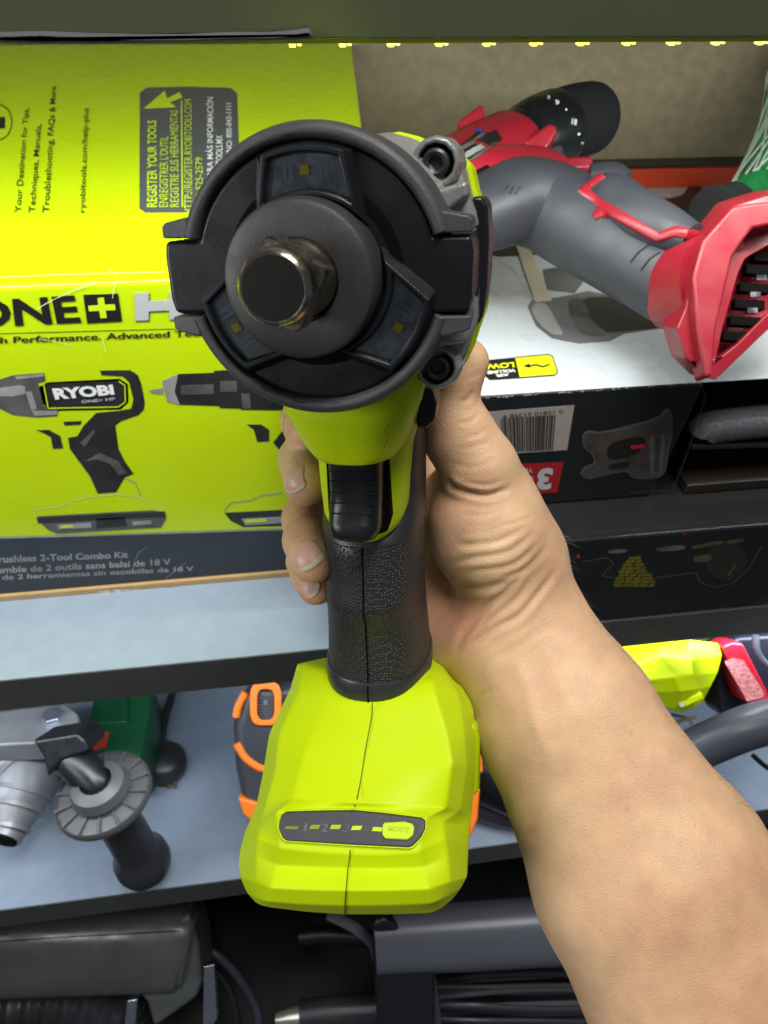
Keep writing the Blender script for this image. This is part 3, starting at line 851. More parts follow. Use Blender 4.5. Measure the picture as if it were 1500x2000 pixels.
# red flared collar and battery foot, open underneath with contacts
obj('handle_collar', *T([(1322, 560, 0.482, 0.0262), (1345, 560, 0.474, 0.0275), (1380, 555, 0.462, 0.0285), (1400, 552, 0.455, 0.0285)], 5, 40, n=2.4), REDP, rd)
fo = [(1322, 640), (1340, 600), (1352, 520), (1372, 470), (1430, 402), (1500, 380), (1580, 372), (1600, 600), (1505, 640), (1398, 742), (1378, 738), (1340, 700)]
fi = [(1398, 705), (1412, 640), (1440, 540), (1455, 505), (1500, 480), (1560, 470), (1575, 570), (1500, 612), (1440, 672)]
front = [cp(x, y, 0.440 + (x - 1320) * 0.00006) for x, y in fo]
bk_ = [cp(x - 30, y - 6, 0.465 + (x - 1320) * 0.00006) for x, y in fo]
inn = [cp(x, y, 0.438 + (x - 1320) * 0.00006) for x, y in fi]
# resample both loops to the same count
def resamp(L, n):
    L = [np.array(p) for p in L] + [np.array(L[0])]
    D = np.cumsum([0] + [np.linalg.norm(b_ - a_) for a_, b_ in zip(L[:-1], L[1:])])
    return [np.array([np.interp(D[-1] * k / n, D, [p[i] for p in L]) for i in range(3)]) for k in range(n)]
NR = 72
rF, rB = resamp(front, NR), resamp(bk_, NR)
rI = resamp(inn, NR)
# align inner loop start with the outer one
k0 = min(range(NR), key=lambda k: np.linalg.norm(rI[k] - rF[0]))
rI = rI[k0:] + rI[:k0]
def area2(L):
    pj = [proj(p) for p in L]
    return sum(a_[0] * b_[1] - b_[0] * a_[1] for a_, b_ in zip(pj, pj[1:] + pj[:1]))
if area2(rI) * area2(rF) < 0: rI = [rI[0]] + rI[:0:-1]
rI2 = [p + CD * 0.02 for p in rI]
V, Fc = rings([rB, rF, rI, rI2])
obj('battery_foot', V, Fc, REDP, rd, bevel=0.0012, seg=2)
b = MB()
for x, y in ((1432, 655), (1446, 625), (1455, 592), (1465, 560), (1478, 525), (1492, 500)):
    c = cp(x + 10, y, 0.452)
    b.add(*prism([c + CR * dx * 0.009 + CU * dy * 0.0028 for dx, dy in ((-1, -1), (1, -1.4), (1, .6), (-1, 1))], CD * 0.006))
b.build('battery_contacts', VOID, rd, bevel=0.0006)
b = MB()
for x, y in ((1470, 606), (1476, 575), (1488, 542)):
    c = cp(x, y, 0.4505)
    b.add(*prism([c + CR * dx * 0.003 + CU * dy * 0.0015 for dx, dy in ((-1, -1), (1, -1), (1, 1), (-1, 1))], CD * 0.004))
b.build('contact_blade', BRIGHT, rd)
obj('screw_hole', *tube([cp(1437, 478, 0.437), cp(1437, 478, 0.446)], 0.0042, 20, flat=0.65), mat('deep_red', (0.12, 0.005, 0.01), 0.5), rd)
# front ridge of the foot
V, Fc = prism([cp(x, y, 0.433) for x, y in ((1372, 470), (1430, 402), (1462, 396), (1500, 392), (1560, 385), (1560, 425), (1500, 440), (1470, 446), (1452, 470), (1432, 500), (1400, 640), (1392, 735), (1378, 738), (1360, 640), (1352, 540))], CD * 0.016)
obj('foot_rim', V, Fc, REDP, rd, bevel=0.004, seg=3)

# black roll behind the foot
q = obj('tape_roll', *T([(1390, 415, 0.62, 0.020), (1430, 405, 0.64, 0.020)], 3, 32), SATBLK)
tag(q, 'dark round roll behind the red drill foot beside the green netting', 'roll')

# ================================================================== LOWER SHELF ITEMS
def tz(L, k=8, N=32, **kw):
    """points as (px, py, height above the lower shelf, radius)"""
    Q = spline([(*onZ(x, y, ZLOW + h), r) for x, y, h, r in L], k)
    return tube([q_[:3] for q_ in Q], [q_[3] for q_ in Q], N, **kw)

def disc(c, nv, prof, N=48):
    """lathe: prof = [(radius, offset along nv)]"""
    nv = nrm(nv); A = nrm(np.cross(nv, (0.1, 0.2, 1))); B = np.cross(nv, A)
    return rings([[np.array(c) + nv * f + (A * cos(2 * pi * k / N) + B * sin(2 * pi * k / N)) * r for k in range(N)] for r, f in prof], cap=False)

rh = thing('rotary_hammer', onZ(60, 1560, ZLOW), 'grey metal rotary hammer with black side handle and round guard at the left', 'rotary hammer')
obj('gear_head', *tz([(-60, 1440, .075, .040), (0, 1470, .072, .042), (40, 1500, .070, .041), (52, 1512, .069, .037)], 5, 40), GREYMET, rh)
obj('nose_cone', *tz([(44, 1505, .069, .036), (40, 1530, .067, .034), (34, 1560, .065, .030), (26, 1590, .063, .024), (18, 1618, .061, .018), (8, 1640, .060, .016)], 5, 40), GREYMET, rh)
obj('nose_bore', *tz([(10, 1636, .0605, .0125), (6, 1645, .060, .0125)], 2, 30), VOID, rh)
obj('collar_ring', *tz([(44, 1490, .070, .0435), (42, 1503, .0695, .0435)], 3, 40), RUBBER, rh)
pts = [(-40, 1392), (60, 1380), (128, 1375), (152, 1392), (156, 1420), (146, 1448), (70, 1452), (-40, 1458)]
V, Fc = prism([onZ(x, y, ZLOW + .135) for x, y in pts], (0, 0, -0.03))
obj('clamp_block', V, Fc, GREYMET, rh, bevel=0.003, seg=3)
cb = onZ(102, 1402, ZLOW + .136)
V, Fc = rings([[cb + np.array([cos(a_) * r, sin(a_) * r, h]) for a_ in [k * pi / 3 + 0.3 for k in range(6)]] for r, h in ((.0105, -.002), (.0105, .004), (.0085, .006))])
obj('clamp_bolt', V, Fc, ZINC, rh, bevel=0.0006)
pts = [(62, 1446), (150, 1432), (166, 1446), (172, 1468), (120, 1486), (92, 1520), (84, 1480)]
V, Fc = prism([cp(x, y, .672) for x, y in pts], CD * 0.045)
obj('side_arm', V, Fc, BLACK, rh, bevel=0.003, seg=3)
obj('arm_socket', *T([(118, 1462, .695, .015), (150, 1492, .688, .0165), (186, 1528, .684, .0165), (196, 1540, .684, .0155)], 4, 28), BLACK, rh)
for x, y, d, r in ((37, 1546, 0, .0335), (31, 1574, 0, .0290), (20, 1612, 0, .0200)):
    c = onZ(x, y, ZLOW + .066); c2_ = onZ(x - 3, y + 8, ZLOW + .065)
    obj('nose_ring', *tube([c, c2_], r, 40), GREYMET, rh, sharp=40)
hc = cp(197, 1543, .680); he = cp(284, 1690, .760); hd = nrm(he - hc)
V, Fc = disc(hc, hd, [(.014, -.016), (.014, -.014), (.023, -.010), (.026, -.001), (.024, .001), (.0245, .004), (.040, .006), (.0415, .002), (.043, .005), (.0425, .010), (.014, .013)])
obj('guard_disc', V, Fc, GREYPL, rh, sharp=40)
A = nrm(np.cross(hd, (0.1, 0.2, 1))); B = np.cross(hd, A)
b = MB()
for k in range(14):
    a__ = 2 * pi * k / 14
    e = A * cos(a__) + B * sin(a__)
    b.add(*tube([hc + hd * .0035 + e * .0245, hc + hd * .0035 + e * .0415], .0014, 6))
b.build('guard_rib', GREYPL, rh)
HL = np.linalg.norm(he - hc)
V, Fc = disc(hc, hd, [(.014, .012), (.0195, .018), (.0198, HL * .5), (.0202, HL * .74), (.0225, HL * .82), (.0265, HL * .87), (.0270, HL * .95), (.0245, HL * 1.02), (.004, HL * 1.04)])
obj('side_handle', V, Fc, SATBLK, rh, sharp=40)

gt = thing('green_tool', onZ(235, 1420, ZLOW), 'green power tool with a red patch behind the grey rotary hammer', 'power tool')
V, Fc = prism([onZ(x, y, ZLOW + .085) for x, y in ((185, 1340), (300, 1330), (296, 1400), (280, 1470), (262, 1492), (205, 1470), (165, 1440))], (0, 0, -0.075))
obj('tool_body', V, Fc, GREENP, gt, bevel=0.006, seg=3)
V, Fc = prism([onZ(x, y, ZLOW + .088) for x, y in ((190, 1352), (250, 1350), (250, 1410), (172, 1415))], (0, 0, -0.004))
obj('raised_panel', V, Fc, GREENP, gt, bevel=0.0015)
V, Fc = prism([onZ(x, y, ZLOW + .0865) for x, y in ((164, 1432), (213, 1430), (206, 1458), (182, 1462))], (0, 0, -0.003))
obj('red_patch', V, Fc, REDEDGE, gt)
pg = thing('power_plug', onZ(325, 1500, ZLOW), 'round black power plug with cord lying beside the green tool', 'plug')
V, Fc = disc(onZ(322, 1498, ZLOW + .004), (0.1, 0, 1), [(.001, -.003), (.023, -.003), (.025, .004), (.024, .016), (.018, .022), (.001, .023)])
obj('plug_body', V, Fc, SATBLK, pg, sharp=50)
obj('plug_cord', *tz([(315, 1470, .02, .0095), (312, 1440, .022, .0075), (322, 1400, .025, .0055), (335, 1360, .03, .0045), (345, 1300, .03, .0045)], 6, 14), CABLE, pg)
b = MB()
for dx in (-4, 8):
    b.add(*tz([(330 + dx, 1510, .006, .0022), (334 + dx, 1538, .006, .0022)], 2, 10))
b.build('plug_pin', mat('dull_brass', (0.3, 0.25, 0.12), 0.4, metal=0.8), pg)

ot = thing('orange_tool', onZ(560, 1500, ZLOW), 'black and orange power tool standing behind the lime tool foot', 'power tool')
def odepth(x, y): return cp(x, y, 0.74)
out = [(470, 1350), (500, 1338), (700, 1325), (920, 1335), (938, 1420), (938, 1540), (925, 1600), (880, 1640), (560, 1640), (490, 1600), (468, 1560), (456, 1500), (452, 1420)]
V, Fc = prism([cp(x, y, 0.735) for x, y in out], CD * 0.06)
obj('tool_body', V, Fc, mat('charcoal_plastic', (0.035, 0.036, 0.042), 0.4, bump=0.15, bscale=500, var=0.15, vscale=30), ot, bevel=0.012, seg=4)
b = MB()
def rr_loop(cx, cy, a_, b_, n=3.5, N=40): return [(cx + a_ * np.sign(cos(t_)) * abs(cos(t_)) ** (2 / n), cy + b_ * np.sign(sin(t_)) * abs(sin(t_)) ** (2 / n)) for t_ in [2 * pi * k / N for k in range(N)]]
lo, li = rr_loop(519, 1374, 31, 43), rr_loop(519, 1376, 17, 30)
V, Fc = rings([[cp(x, y, .735) for x, y in lo], [cp(x, y, .728) for x, y in lo], [cp(x, y, .728) for x, y in li], [cp(x, y, .735) for x, y in li]], cap=False)
obj('orange_bezel', V, Fc, ORANGE, ot, bevel=0.001)
b = MB()
for k in range(9):
    y = 1352 + k * 6
    b.add(*prism([cp(x, yy, .733) for x, yy in ((504, y), (534, y), (534, y + 2.5), (504, y + 2.5))], CD * .003))
b.build('vent_slats', GREYPL, ot)
obj('bezel_star', *prism([cp(519 + r * cos(a_), 1372 + r * sin(a_), .7315) for k in range(10) for r, a_ in [((8 if k % 2 == 0 else 3.5), k * pi / 5 - pi / 2)]], CD * .001), ZINC, ot)
def Tp(L, rad, d): return tube(spline([cp(x, y, d) for x, y in L], 6), rad, 8)
for L in ([(462, 1452), (480, 1480), (505, 1498), (520, 1502)], [(461, 1400), (466, 1378), (480, 1352)]):
    obj('orange_trim', *Tp(L, 0.0038, 0.736), ORANGE, ot)
for pts in ([(464, 1558), (500, 1568), (560, 1580), (560, 1650), (500, 1612), (474, 1590)], [(916, 1545), (938, 1540), (934, 1600), (918, 1640)], [(928, 1450), (940, 1450), (944, 1510), (932, 1512)]):
    V, Fc = prism([cp(x, y, 0.731) for x, y in pts], CD * .02)
    obj('orange_trim', V, Fc, ORANGE, ot, bevel=0.002)

# right lower shelf: lime tool, red label, pipe
q = thing('lime_tool', onZ(1320, 1380, ZLOW), 'faceted lime green tool housing on the lower shelf right of the forearm', 'power tool')
rows = [[(1190, 1255, .56), (1225, 1262, .565), (1285, 1255, .56), (1345, 1250, .555), (1402, 1256, .56)],
        [(1200, 1290, .545), (1235, 1300, .54), (1290, 1282, .535), (1350, 1290, .54), (1410, 1280, .56)],
        [(1215, 1320, .54), (1255, 1330, .53), (1318, 1322, .525), (1355, 1318, .535), (1402, 1312, .56)],
        [(1230, 1345, .54), (1272, 1352, .535), (1330, 1350, .53), (1365, 1345, .54), (1388, 1340, .56)],
        [(1270, 1375, .55), (1300, 1382, .545), (1328, 1392, .55), (1352, 1384, .55), (1372, 1372, .565)]]
V = [cp(x, y, d + .10) for r_ in rows for x, y, d in r_]
Vb = [cp(x, y, .74) for r_ in rows for x, y, d in r_]
Fc = [(i * 5 + j, i * 5 + j + 1, i * 5 + j + 6, i * 5 + j + 5) for i in range(4) for j in range(4)]
rim = [0, 1, 2, 3, 4, 9, 14, 19, 24, 23, 22, 21, 20, 15, 10, 5]
Fs = [(rim[k], rim[(k + 1) % 16], rim[(k + 1) % 16] + 25, rim[k] + 25) for k in range(16)]
obj('tool_housing', V + Vb, Fc + Fs + [tuple(r_ + 25 for r_ in rim)], LIME, q, smooth=False, bevel=0.0015)
obj('lime_latch', *prism([cp(x, y, .640) for x, y in ((1328, 1368), (1372, 1352), (1376, 1366), (1336, 1384))], CD * .01), LIME, q, bevel=0.002)
obj('latch_screw', *tube([cp(1331, 1376, .638), cp(1331, 1376, .645)], .0022, 12), BRIGHT, q)
q = thing('red_pouch', onZ(1450, 1320, ZLOW), 'red wrapped item with pale printed patch beside the lime tool', 'package')
V, Fc = prism([cp(x, y, 0.66) for x, y in ((1412, 1262), (1430, 1254), (1452, 1256), (1500, 1350), (1505, 1368), (1458, 1374))], CD * 0.03)
obj('wrapper', V, Fc, mat('red_film', (0.5, 0.012, 0.03), 0.3), q, bevel=0.003, seg=3)
PF = Face(cp(1450, 1320, 0.6595), -CD, q)
PF.poly('printed_patch', [(1415, 1292), (1432, 1285), (1452, 1290), (1492, 1352), (1492, 1362), (1460, 1370)], mat('pale_red_print', (0.55, 0.2, 0.22), 0.5, var=0.6, vscale=500), 1)
q = thing('dark_case', onZ(1490, 1320, ZLOW), 'dark blue grey case behind the red wrapped item at the right edge', 'case')
V, Fc = prism([cp(x, y, 0.69) for x, y in ((1405, 1270), (1440, 1240), (1600, 1230), (1600, 1420), (1470, 1420), (1410, 1400), (1398, 1340))], CD * 0.04)
obj('case_body', V, Fc, mat('dark_navy_plastic', (0.014, 0.015, 0.025), 0.35), q, bevel=0.006, seg=3)
obj('case_handle', *tube(spline([cp(x, y, 0.675) for x, y in ((1475, 1240), (1480, 1275), (1500, 1300), (1530, 1310))], 5), 0.003, 10), PIPE, q)
q = obj('hose_pipe', *tube(spline([cp(x, y, d) for x, y, d in ((1160, 1590, .74), (1240, 1540, .72), (1330, 1480, .69), (1400, 1445, .67), (1480, 1415, .65), (1600, 1390, .63), (1700, 1380, .62))], 8), 0.0185, 28), PIPE)
tag(q, 'thick black curved pipe on the lower shelf below the lime tool housing', 'pipe')
q = obj('wire_bundle', *tube(spline([cp(x, y, .71) for x, y in ((1310, 1395), (1345, 1405), (1350, 1425), (1330, 1430), (1318, 1412), (1360, 1400))], 5), 0.0016, 8), mat('olive_wire', (0.12, 0.12, 0.09), 0.4))
tag(q, 'thin coiled wire under the lime tool housing at the right', 'wire')
q = obj('cable', *tube(spline([cp(x, y, .70) for x, y in ((1470, 1475), (1500, 1500), (1560, 1530))], 5), 0.0022, 8), BLACK)
tag(q, 'short thin black cable at the right edge on the lower shelf', 'cable')

# black tool between foot and forearm on the lower shelf
q = thing('black_tool', onZ(1000, 1530, ZLOW), 'black long tool on the lower shelf right of the lime tool foot', 'power tool')
obj('tool_body', *tz([(900, 1490, .05, .032), (960, 1510, .05, .036), (1020, 1540, .05, .032), (1120, 1570, .05, .026), (1220, 1590, .05, .024)], 6, 28), BLACK, q)
obj('tool_foot', *tz([(905, 1560, .02, .016), (1000, 1585, .02, .018), (1200, 1600, .02, .018)], 4, 20), GREYR, q)

# ================================================================== BOTTOM ROW (in front, below the lower shelf)
q = thing('carry_case', cp(200, 1860, 0.95), 'black carry handle of a tool with ribbed hose at the lower left corner', 'tool case')
def sect(L, nexp=3.0, N=36, k=6):
    R = []
    for (x, y, d, rv, rd_) in spline(L, k):
        c = cp(x, y, d)
        R.append((c, rv, rd_))
    out_ = []
    for i, (c, rv, rd_) in enumerate(R):
        t_ = nrm(R[min(i + 1, len(R) - 1)][0] - R[max(i - 1, 0)][0])
        A_ = nrm(CU - t_ * (CU @ t_)); B_ = np.cross(t_, A_)
        out_.append(sell(c, A_, B_, rv, rd_, nexp, N))
    return rings(out_)
HANDLEM = mat('worn_black_plastic', (0.075, 0.08, 0.078), 0.33, bump=0.2, bscale=300, var=0.15, vscale=15, rvar=0.12)
obj('handle_bar', *sect([(-160, 1866, .93, .050, .04), (0, 1856, .93, .050, .04), (150, 1850, .93, .050, .04), (280, 1846, .93, .050, .04), (352, 1846, .93, .049, .038), (376, 1850, .93, .044, .033)], 2.8), HANDLEM, q)
V, Fc = prism([cp(x, y, 0.905) for x, y in ((342, 1800), (370, 1784), (388, 1845), (396, 1915), (384, 1950), (300, 2010), (286, 1960), (256, 1925), (330, 1890))], CD * 0.06)
obj('handle_end', V, Fc, HANDLEM, q, bevel=0.006, seg=3)
obj('handle_seam', *tube(spline([cp(x, y, 0.893) for x, y in ((-60, 1844), (100, 1832), (250, 1824), (350, 1818))], 5), 0.0006, 6), VOID, q)
for pts in ([(398, 1888), (418, 1884), (424, 1990), (404, 2020), (396, 2000)], [(248, 1955), (268, 1952), (262, 2030), (240, 2030)]):
    V, Fc = prism([cp(x, y, 0.90) for x, y in pts], CD * 0.012)
    obj('metal_tab', V, Fc, BRIGHT, q, bevel=0.0008)
hp = spline([cp(x, y, .95) for x, y in ((-40, 1975), (60, 1965), (150, 1968), (240, 1985), (270, 2010))], 16)
rad = [0.026 + 0.0035 * cos(2 * pi * i / 6.0) for i in range(len(hp))]
q = obj('ribbed_hose', *tube(hp, rad, 28), SATBLK)
tag(q, 'black ribbed hose below the handle at the lower left corner', 'hose')
q = obj('thick_cable', *tube(spline([cp(x, y, .97) for x, y in ((395, 1850), (430, 1870), (470, 1915), (500, 1970), (510, 2040))], 8), 0.0052, 14), PIPE)
tag(q, 'thick grey cord curving down beside the black handle end', 'cord')
q = obj('thin_cable', *tube(spline([cp(x, y, .99) for x, y in ((400, 1880), (430, 1905), (455, 1950), (470, 2040))], 8), 0.0042, 14), CABLE)
tag(q, 'thinner dark cord curving inside the thick grey cord', 'cord')
q = thing('hose_connector', cp(620, 1990, 1.0), 'black hose end with pale metal tip at the bottom centre', 'connector')
obj('connector_body', *tube([cp(588, 1984, .98), cp(640, 1978, .98), cp(760, 1972, .98), cp(860, 1968, .98)], 0.0185, 24), SATBLK, q)
obj('connector_tip', *tube([cp(540, 1992, .98), cp(566, 1988, .98), cp(590, 1985, .98)], [0.008, 0.011, 0.013], 20), mat('pale_metal', (0.5, 0.5, 0.42), 0.3, metal=0.7), q)
q = obj('thin_hose', *tube(spline([cp(x, y, 1.0) for x, y in ((585, 1830), (640, 1826), (700, 1830), (740, 1834))], 6), 0.011, 16), mat('deep_black', (0.006, 0.006, 0.007), 0.4))
tag(q, 'short black hose in the dark gap under the lower shelf', 'hose')
q = obj('strap', *tube(spline([cp(x, y, .95) for x, y in ((640, 1785), (690, 1810), (725, 1840), (735, 1870))], 6), 0.007, 12, flat=0.3), mat('grey_strap', (0.08, 0.08, 0.10), 0.6))
tag(q, 'dark grey strap under the lime tool foot, left of the cable reel handle', 'strap')

q = thing('cable_reel', cp(950, 1860, .93), 'black frame holding a bundle of black cables at the bottom beside the forearm', 'cable reel')
obj('frame_bar', *sect([(735, 1838, .90, .034, .03), (800, 1834, .90, .034, .03), (950, 1826, .90, .035, .03), (1150, 1812, .90, .036, .03), (1400, 1800, .90, .036, .03)], 2.8), mat('satin_grey_black', (0.075, 0.078, 0.095), 0.36, bump=0.1, bscale=300), q)
obj('frame_post', *prism([cp(x, y, .875) for x, y in ((726, 1800), (750, 1790), (838, 1850), (850, 1890), (850, 2060), (740, 2060), (732, 1940))], CD * .05), BLACK, q, bevel=0.006, seg=3)
obj('inner_frame', *prism([cp(x, y, .885) for x, y in ((828, 1882), (848, 1884), (862, 1990), (862, 2060), (828, 2060))], CD * .03), GREYR, q, bevel=0.002)
rr = random.Random(11)
CB = [mat('cable_shade', (0.03 + 0.03 * k, 0.03 + 0.03 * k, 0.036 + 0.034 * k), 0.25) for k in range(3)]
for i in range(18):
    y0 = 1885 + i * 9 + rr.uniform(-3, 3)
    y1 = 1868 + i * 10 + rr.uniform(-14, 14)
    dd = .93 + rr.uniform(-.015, .03)
    tube_ = tube(spline([cp(845, y0, dd), cp(930, (y0 * 2 + y1) / 3 + rr.uniform(-8, 8), dd - .006), cp(1040, (y0 + 2 * y1) / 3 + rr.uniform(-6, 6), dd), cp(1180, y1, dd + .01)], 6), rr.choice((.0032, .0038, .0045)), 10)
    obj('cable', *tube_, CB[i % 3], q)
# black backdrop added in place of the shade in the gap below the shelf
q = thing('gap_backdrop', (0.3, 0.6, 0.02), 'added black backdrop standing in for shade under the lower shelf behind the cables', 'backdrop')
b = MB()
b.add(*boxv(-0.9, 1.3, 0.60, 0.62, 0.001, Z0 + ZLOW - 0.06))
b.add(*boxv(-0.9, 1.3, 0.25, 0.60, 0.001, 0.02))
b.build('backdrop_sheet', mat('matt_black', (0.006, 0.006, 0.007), 0.7), q)
# ================================================================== IMPACT WRENCH (hero)
a_ = np.array([-.165, -.38, .91]); a_ /= np.linalg.norm(a_)
X_ = np.array([.98591763, -.03821827, .16280601]); X_ -= a_ * (X_ @ a_); X_ /= np.linalg.norm(X_)
U_ = np.cross(a_, X_)
P0 = np.array([-16.2, 55., -174.])
def c2w(q):
    q = np.asarray(q) / 1000.0
    return O + CR * q[..., 0:1] + CU * q[..., 1:2] - CD * q[..., 2:3] if q.ndim > 1 else O + CR * q[0] + CU * q[1] - CD * q[2]
def W(x, f, u):
    return c2w(P0 + X_ * x + a_ * f + U_ * u)
WX, WA, WU = (c2w(P0 + v * 1000) - c2w(P0) for v in (X_, a_, U_))   # world unit axes of the tool (right, front, up)
def TP(px, py, f):
    r_ = np.array([(px - 750) / FP, (1000 - py) / FP, -1.0])
    t_ = ((P0 + a_ * f) @ a_) / (r_ @ a_)
    return c2w(r_ * t_)
CY = -1.8                    # ring centre height in tool mm

iw = thing('impact_wrench', W(0, -60, -205), 'lime green and black cordless impact wrench held upright by the hand', 'impact wrench')

def lathe_t(prof, x=0.0, u=CY, N=96, a0=0.0, a1=2 * pi, closed=None, capends=False):
    full = abs(a1 - a0 - 2 * pi) < 1e-6
    R = []
    n_ = N if full else N + 1
    cols = []
    for k in range(n_):
        t_ = a0 + (a1 - a0) * k / N
        cols.append([W(x + cos(t_) * r, f, u + sin(t_) * r) for r, f in prof])
    m_ = len(prof)
    V = [p for c in cols for p in c]
    Fc = []
    loop = closed
    for k in range(n_ if full else n_ - 1):
        k2 = (k + 1) % n_
        for j in range(m_ if loop else m_ - 1):
            j2 = (j + 1) % m_
            Fc.append((k * m_ + j, k * m_ + j2, k2 * m_ + j2, k2 * m_ + j))
    if not full and loop:
        Fc.append(tuple(range(m_)))
        Fc.append(tuple((n_ - 1) * m_ + j for j in range(m_))[::-1])
    return V, Fc

# bumper ring: two rubber arcs ending in side tabs
prof = [(28.7, -15), (28.7, -1.6), (29.2, -0.6), (30.0, -0.15), (31.0, -0.3), (31.9, -1.2), (32.4, -3), (32.6, -15)]
b = MB()
g = math.asin(8.9 / 30.5)
b.add(*lathe_t(prof, N=84, a0=g, a1=pi - g, closed=True))
b.add(*lathe_t(prof, N=84, a0=pi + g, a1=2 * pi - g, closed=True))
for sx in (-1, 1):
    for su in (-1, 1):
        lo_ = []
        u1, u2 = CY + su * 8.9, CY + su * 12.3
        x1, x2 = sx * 29.0, sx * 35.8
        V, Fc = prism([W(x1, -0.9, u1), W(x2, -1.6, u1), W(x2, -1.6, u2 - su * 0.8), W(x2 - sx * 0.8, -1.6, u2), W(x1, -0.7, u2 + su * 1.2)], -WA * 0.0135)
        b.add(V, Fc)
b.build('bumper_ring', RUBBER, iw, bevel=0.0006, seg=3)

# black front plate with square side lobes
pl = []
NA = 40
g2 = math.asin(8.3 / 28.5)
for k in range(NA + 1):
    t_ = g2 + (pi - 2 * g2) * k / NA
    pl.append((28.55 * cos(t_), CY + 28.55 * sin(t_)))
pl += [(-35.6, CY + 8.3), (-36.2, CY + 5), (-36.0, CY - 5), (-35.2, CY - 8.3)]
for k in range(NA + 1):
    t_ = pi + g2 + (pi - 2 * g2) * k / NA
    pl.append((28.55 * cos(t_), CY + 28.55 * sin(t_)))
pl += [(35.2, CY - 8.3), (36.0, CY - 5), (36.2, CY + 5), (35.6, CY + 8.3)]
V, Fc = prism([W(x, -2.0, u) for x, u in pl], -WA * 0.028)
obj('front_plate', V, Fc, BLACK, iw, bevel=0.0012, seg=3)
obj('centre_recess', *lathe_t([(17.9, -2.5), (18.3, -1.75), (20.3, -1.75), (20.7, -1.9), (21.0, -2.4)], u=CY + .4), VOID, iw)

# three light windows in raised bezels
def polar_trap(ph, rb, rt, wb, wt, f, n=8):
    e = np.array([cos(ph), sin(ph)]); s_ = np.array([sin(ph), -cos(ph)])
    out_ = []
    ab, at = math.asin(wb / rb), math.asin(wt / rt)
    for k in range(n + 1):
        t_ = -ab + 2 * ab * k / n
        out_.append(e * rb * cos(t_) + s_ * rb * sin(t_))
    for k in range(n + 1):
        t_ = at - 2 * at * k / n
        out_.append(e * rt * cos(t_) + s_ * rt * sin(t_))
    return [W(p[0], f, CY + p[1]) for p in out_]
for ph in (pi / 2 + 0.02, pi / 2 + 2 * pi / 3, pi / 2 - 2 * pi / 3):
    L = [polar_trap(ph, 16.8, 28.2, 13.4, 11.0, -2.1), polar_trap(ph, 17.2, 27.2, 11.4, 9.0, 1.6), polar_trap(ph, 18.2, 26.2, 10.2, 8.1, 1.6), polar_trap(ph, 18.6, 25.8, 9.8, 7.7, 0.7), polar_trap(ph, 18.7, 25.7, 9.6, 7.5, -2.4)]
    V, Fc = rings(L, cap=False)
    bz = obj('light_bezel', V, Fc, BLACK, iw, bevel=0.0003, seg=2)
    V, Fc = prism(polar_trap(ph, 18.5, 25.9, 9.8, 7.6, 0.45), -WA * 0.0006)
    obj('lens', V, Fc, LENS, bz, smooth=False)
    V, Fc = prism(polar_trap(ph, 18.7, 25.8, 9.6, 7.5, -0.5), -WA * 0.0004)
    obj('reflector', V, Fc, REFL, bz, smooth=False)
    e = np.array([cos(ph), sin(ph)]) * 22.4; s_ = np.array([sin(ph), -cos(ph)]); e1 = nrm(e)
    V, Fc = prism([W(e[0] + s_[0] * dx + e1[0] * dy, 0.15, CY + e[1] + s_[1] * dx + e1[1] * dy) for dx, dy in ((-1.1, -1.1), (1.1, -1.1), (1.1, 1.1), (-1.1, 1.1))], -WA * 0.0006)
    obj('led_chip', V, Fc, CHIP, bz, smooth=False, bevel=0.0002)
    b = MB()
    for dx in (-4.6, -3.2, 3.4, 4.8):
        b.add(*prism([W(e[0] + s_[0] * (dx + ex) + e1[0] * dy, -0.35, CY + e[1] + s_[1] * (dx + ex) + e1[1] * dy) for ex, dy in ((-.45, -2.2), (.45, -2.2), (.45, 2.2), (-.45, 2.2))], -WA * 0.0004))
    b.build('solder_pad', mat('pale_pad', (0.65, 0.66, 0.68), 0.4), bz, smooth=False)

# nose washer and anvil
obj('nose_washer', *lathe_t([(8.7, -6), (8.7, 8.0), (9.1, 8.7), (9.8, 8.9), (15.4, 8.9), (16.5, 8.4), (17.0, 7.4), (17.2, 5.6), (17.2, 2), (17.2, -3)], x=-1.2, u=CY + 0.1), WASHER, iw)
obj('bore', *lathe_t([(8.8, 8.2), (9.15, 8.74), (9.1, 3.0), (6.0, 2.8)], x=-1.2, u=CY + 0.1), VOID, iw)
def asec(f, r, n_, rot=radians(-30), N=96):
    out_ = []
    for k in range(N):
        t_ = 2 * pi * k / N
        rr_ = r / (abs(cos(t_)) ** n_ + abs(sin(t_)) ** n_) ** (1 / n_)
        out_.append(W(-0.7 + cos(t_ + rot) * rr_, f, CY + 0.7 + sin(t_ + rot) * rr_))
    return out_
V, Fc = rings([asec(-4, 8.3, 2), asec(12.0, 8.3, 2), asec(12.6, 8.1, 2), asec(15.0, 7.3, 10), asec(21.4, 7.3, 10), asec(22.6, 7.1, 8)])
an = obj('anvil', V, Fc, STEEL, iw, sharp=28)
V, Fc = rings([asec(21.6, 8.1, 2), asec(23.2, 7.75, 2), asec(26.8, 7.6, 2), asec(27.9, 7.25, 2), asec(28.4, 6.6, 2), asec(28.3, 5.6, 2)])
obj('anvil_tip', V, Fc, STEEL, an, sharp=40)
V, Fc = rings([asec(28.1, 6.35, 2), asec(28.42, 6.25, 2)])
obj('tip_face', V, Fc, mat('black_oxide', (0.02, 0.018, 0.015), 0.35, metal=0.6, bump=0.08, bscale=900), an)

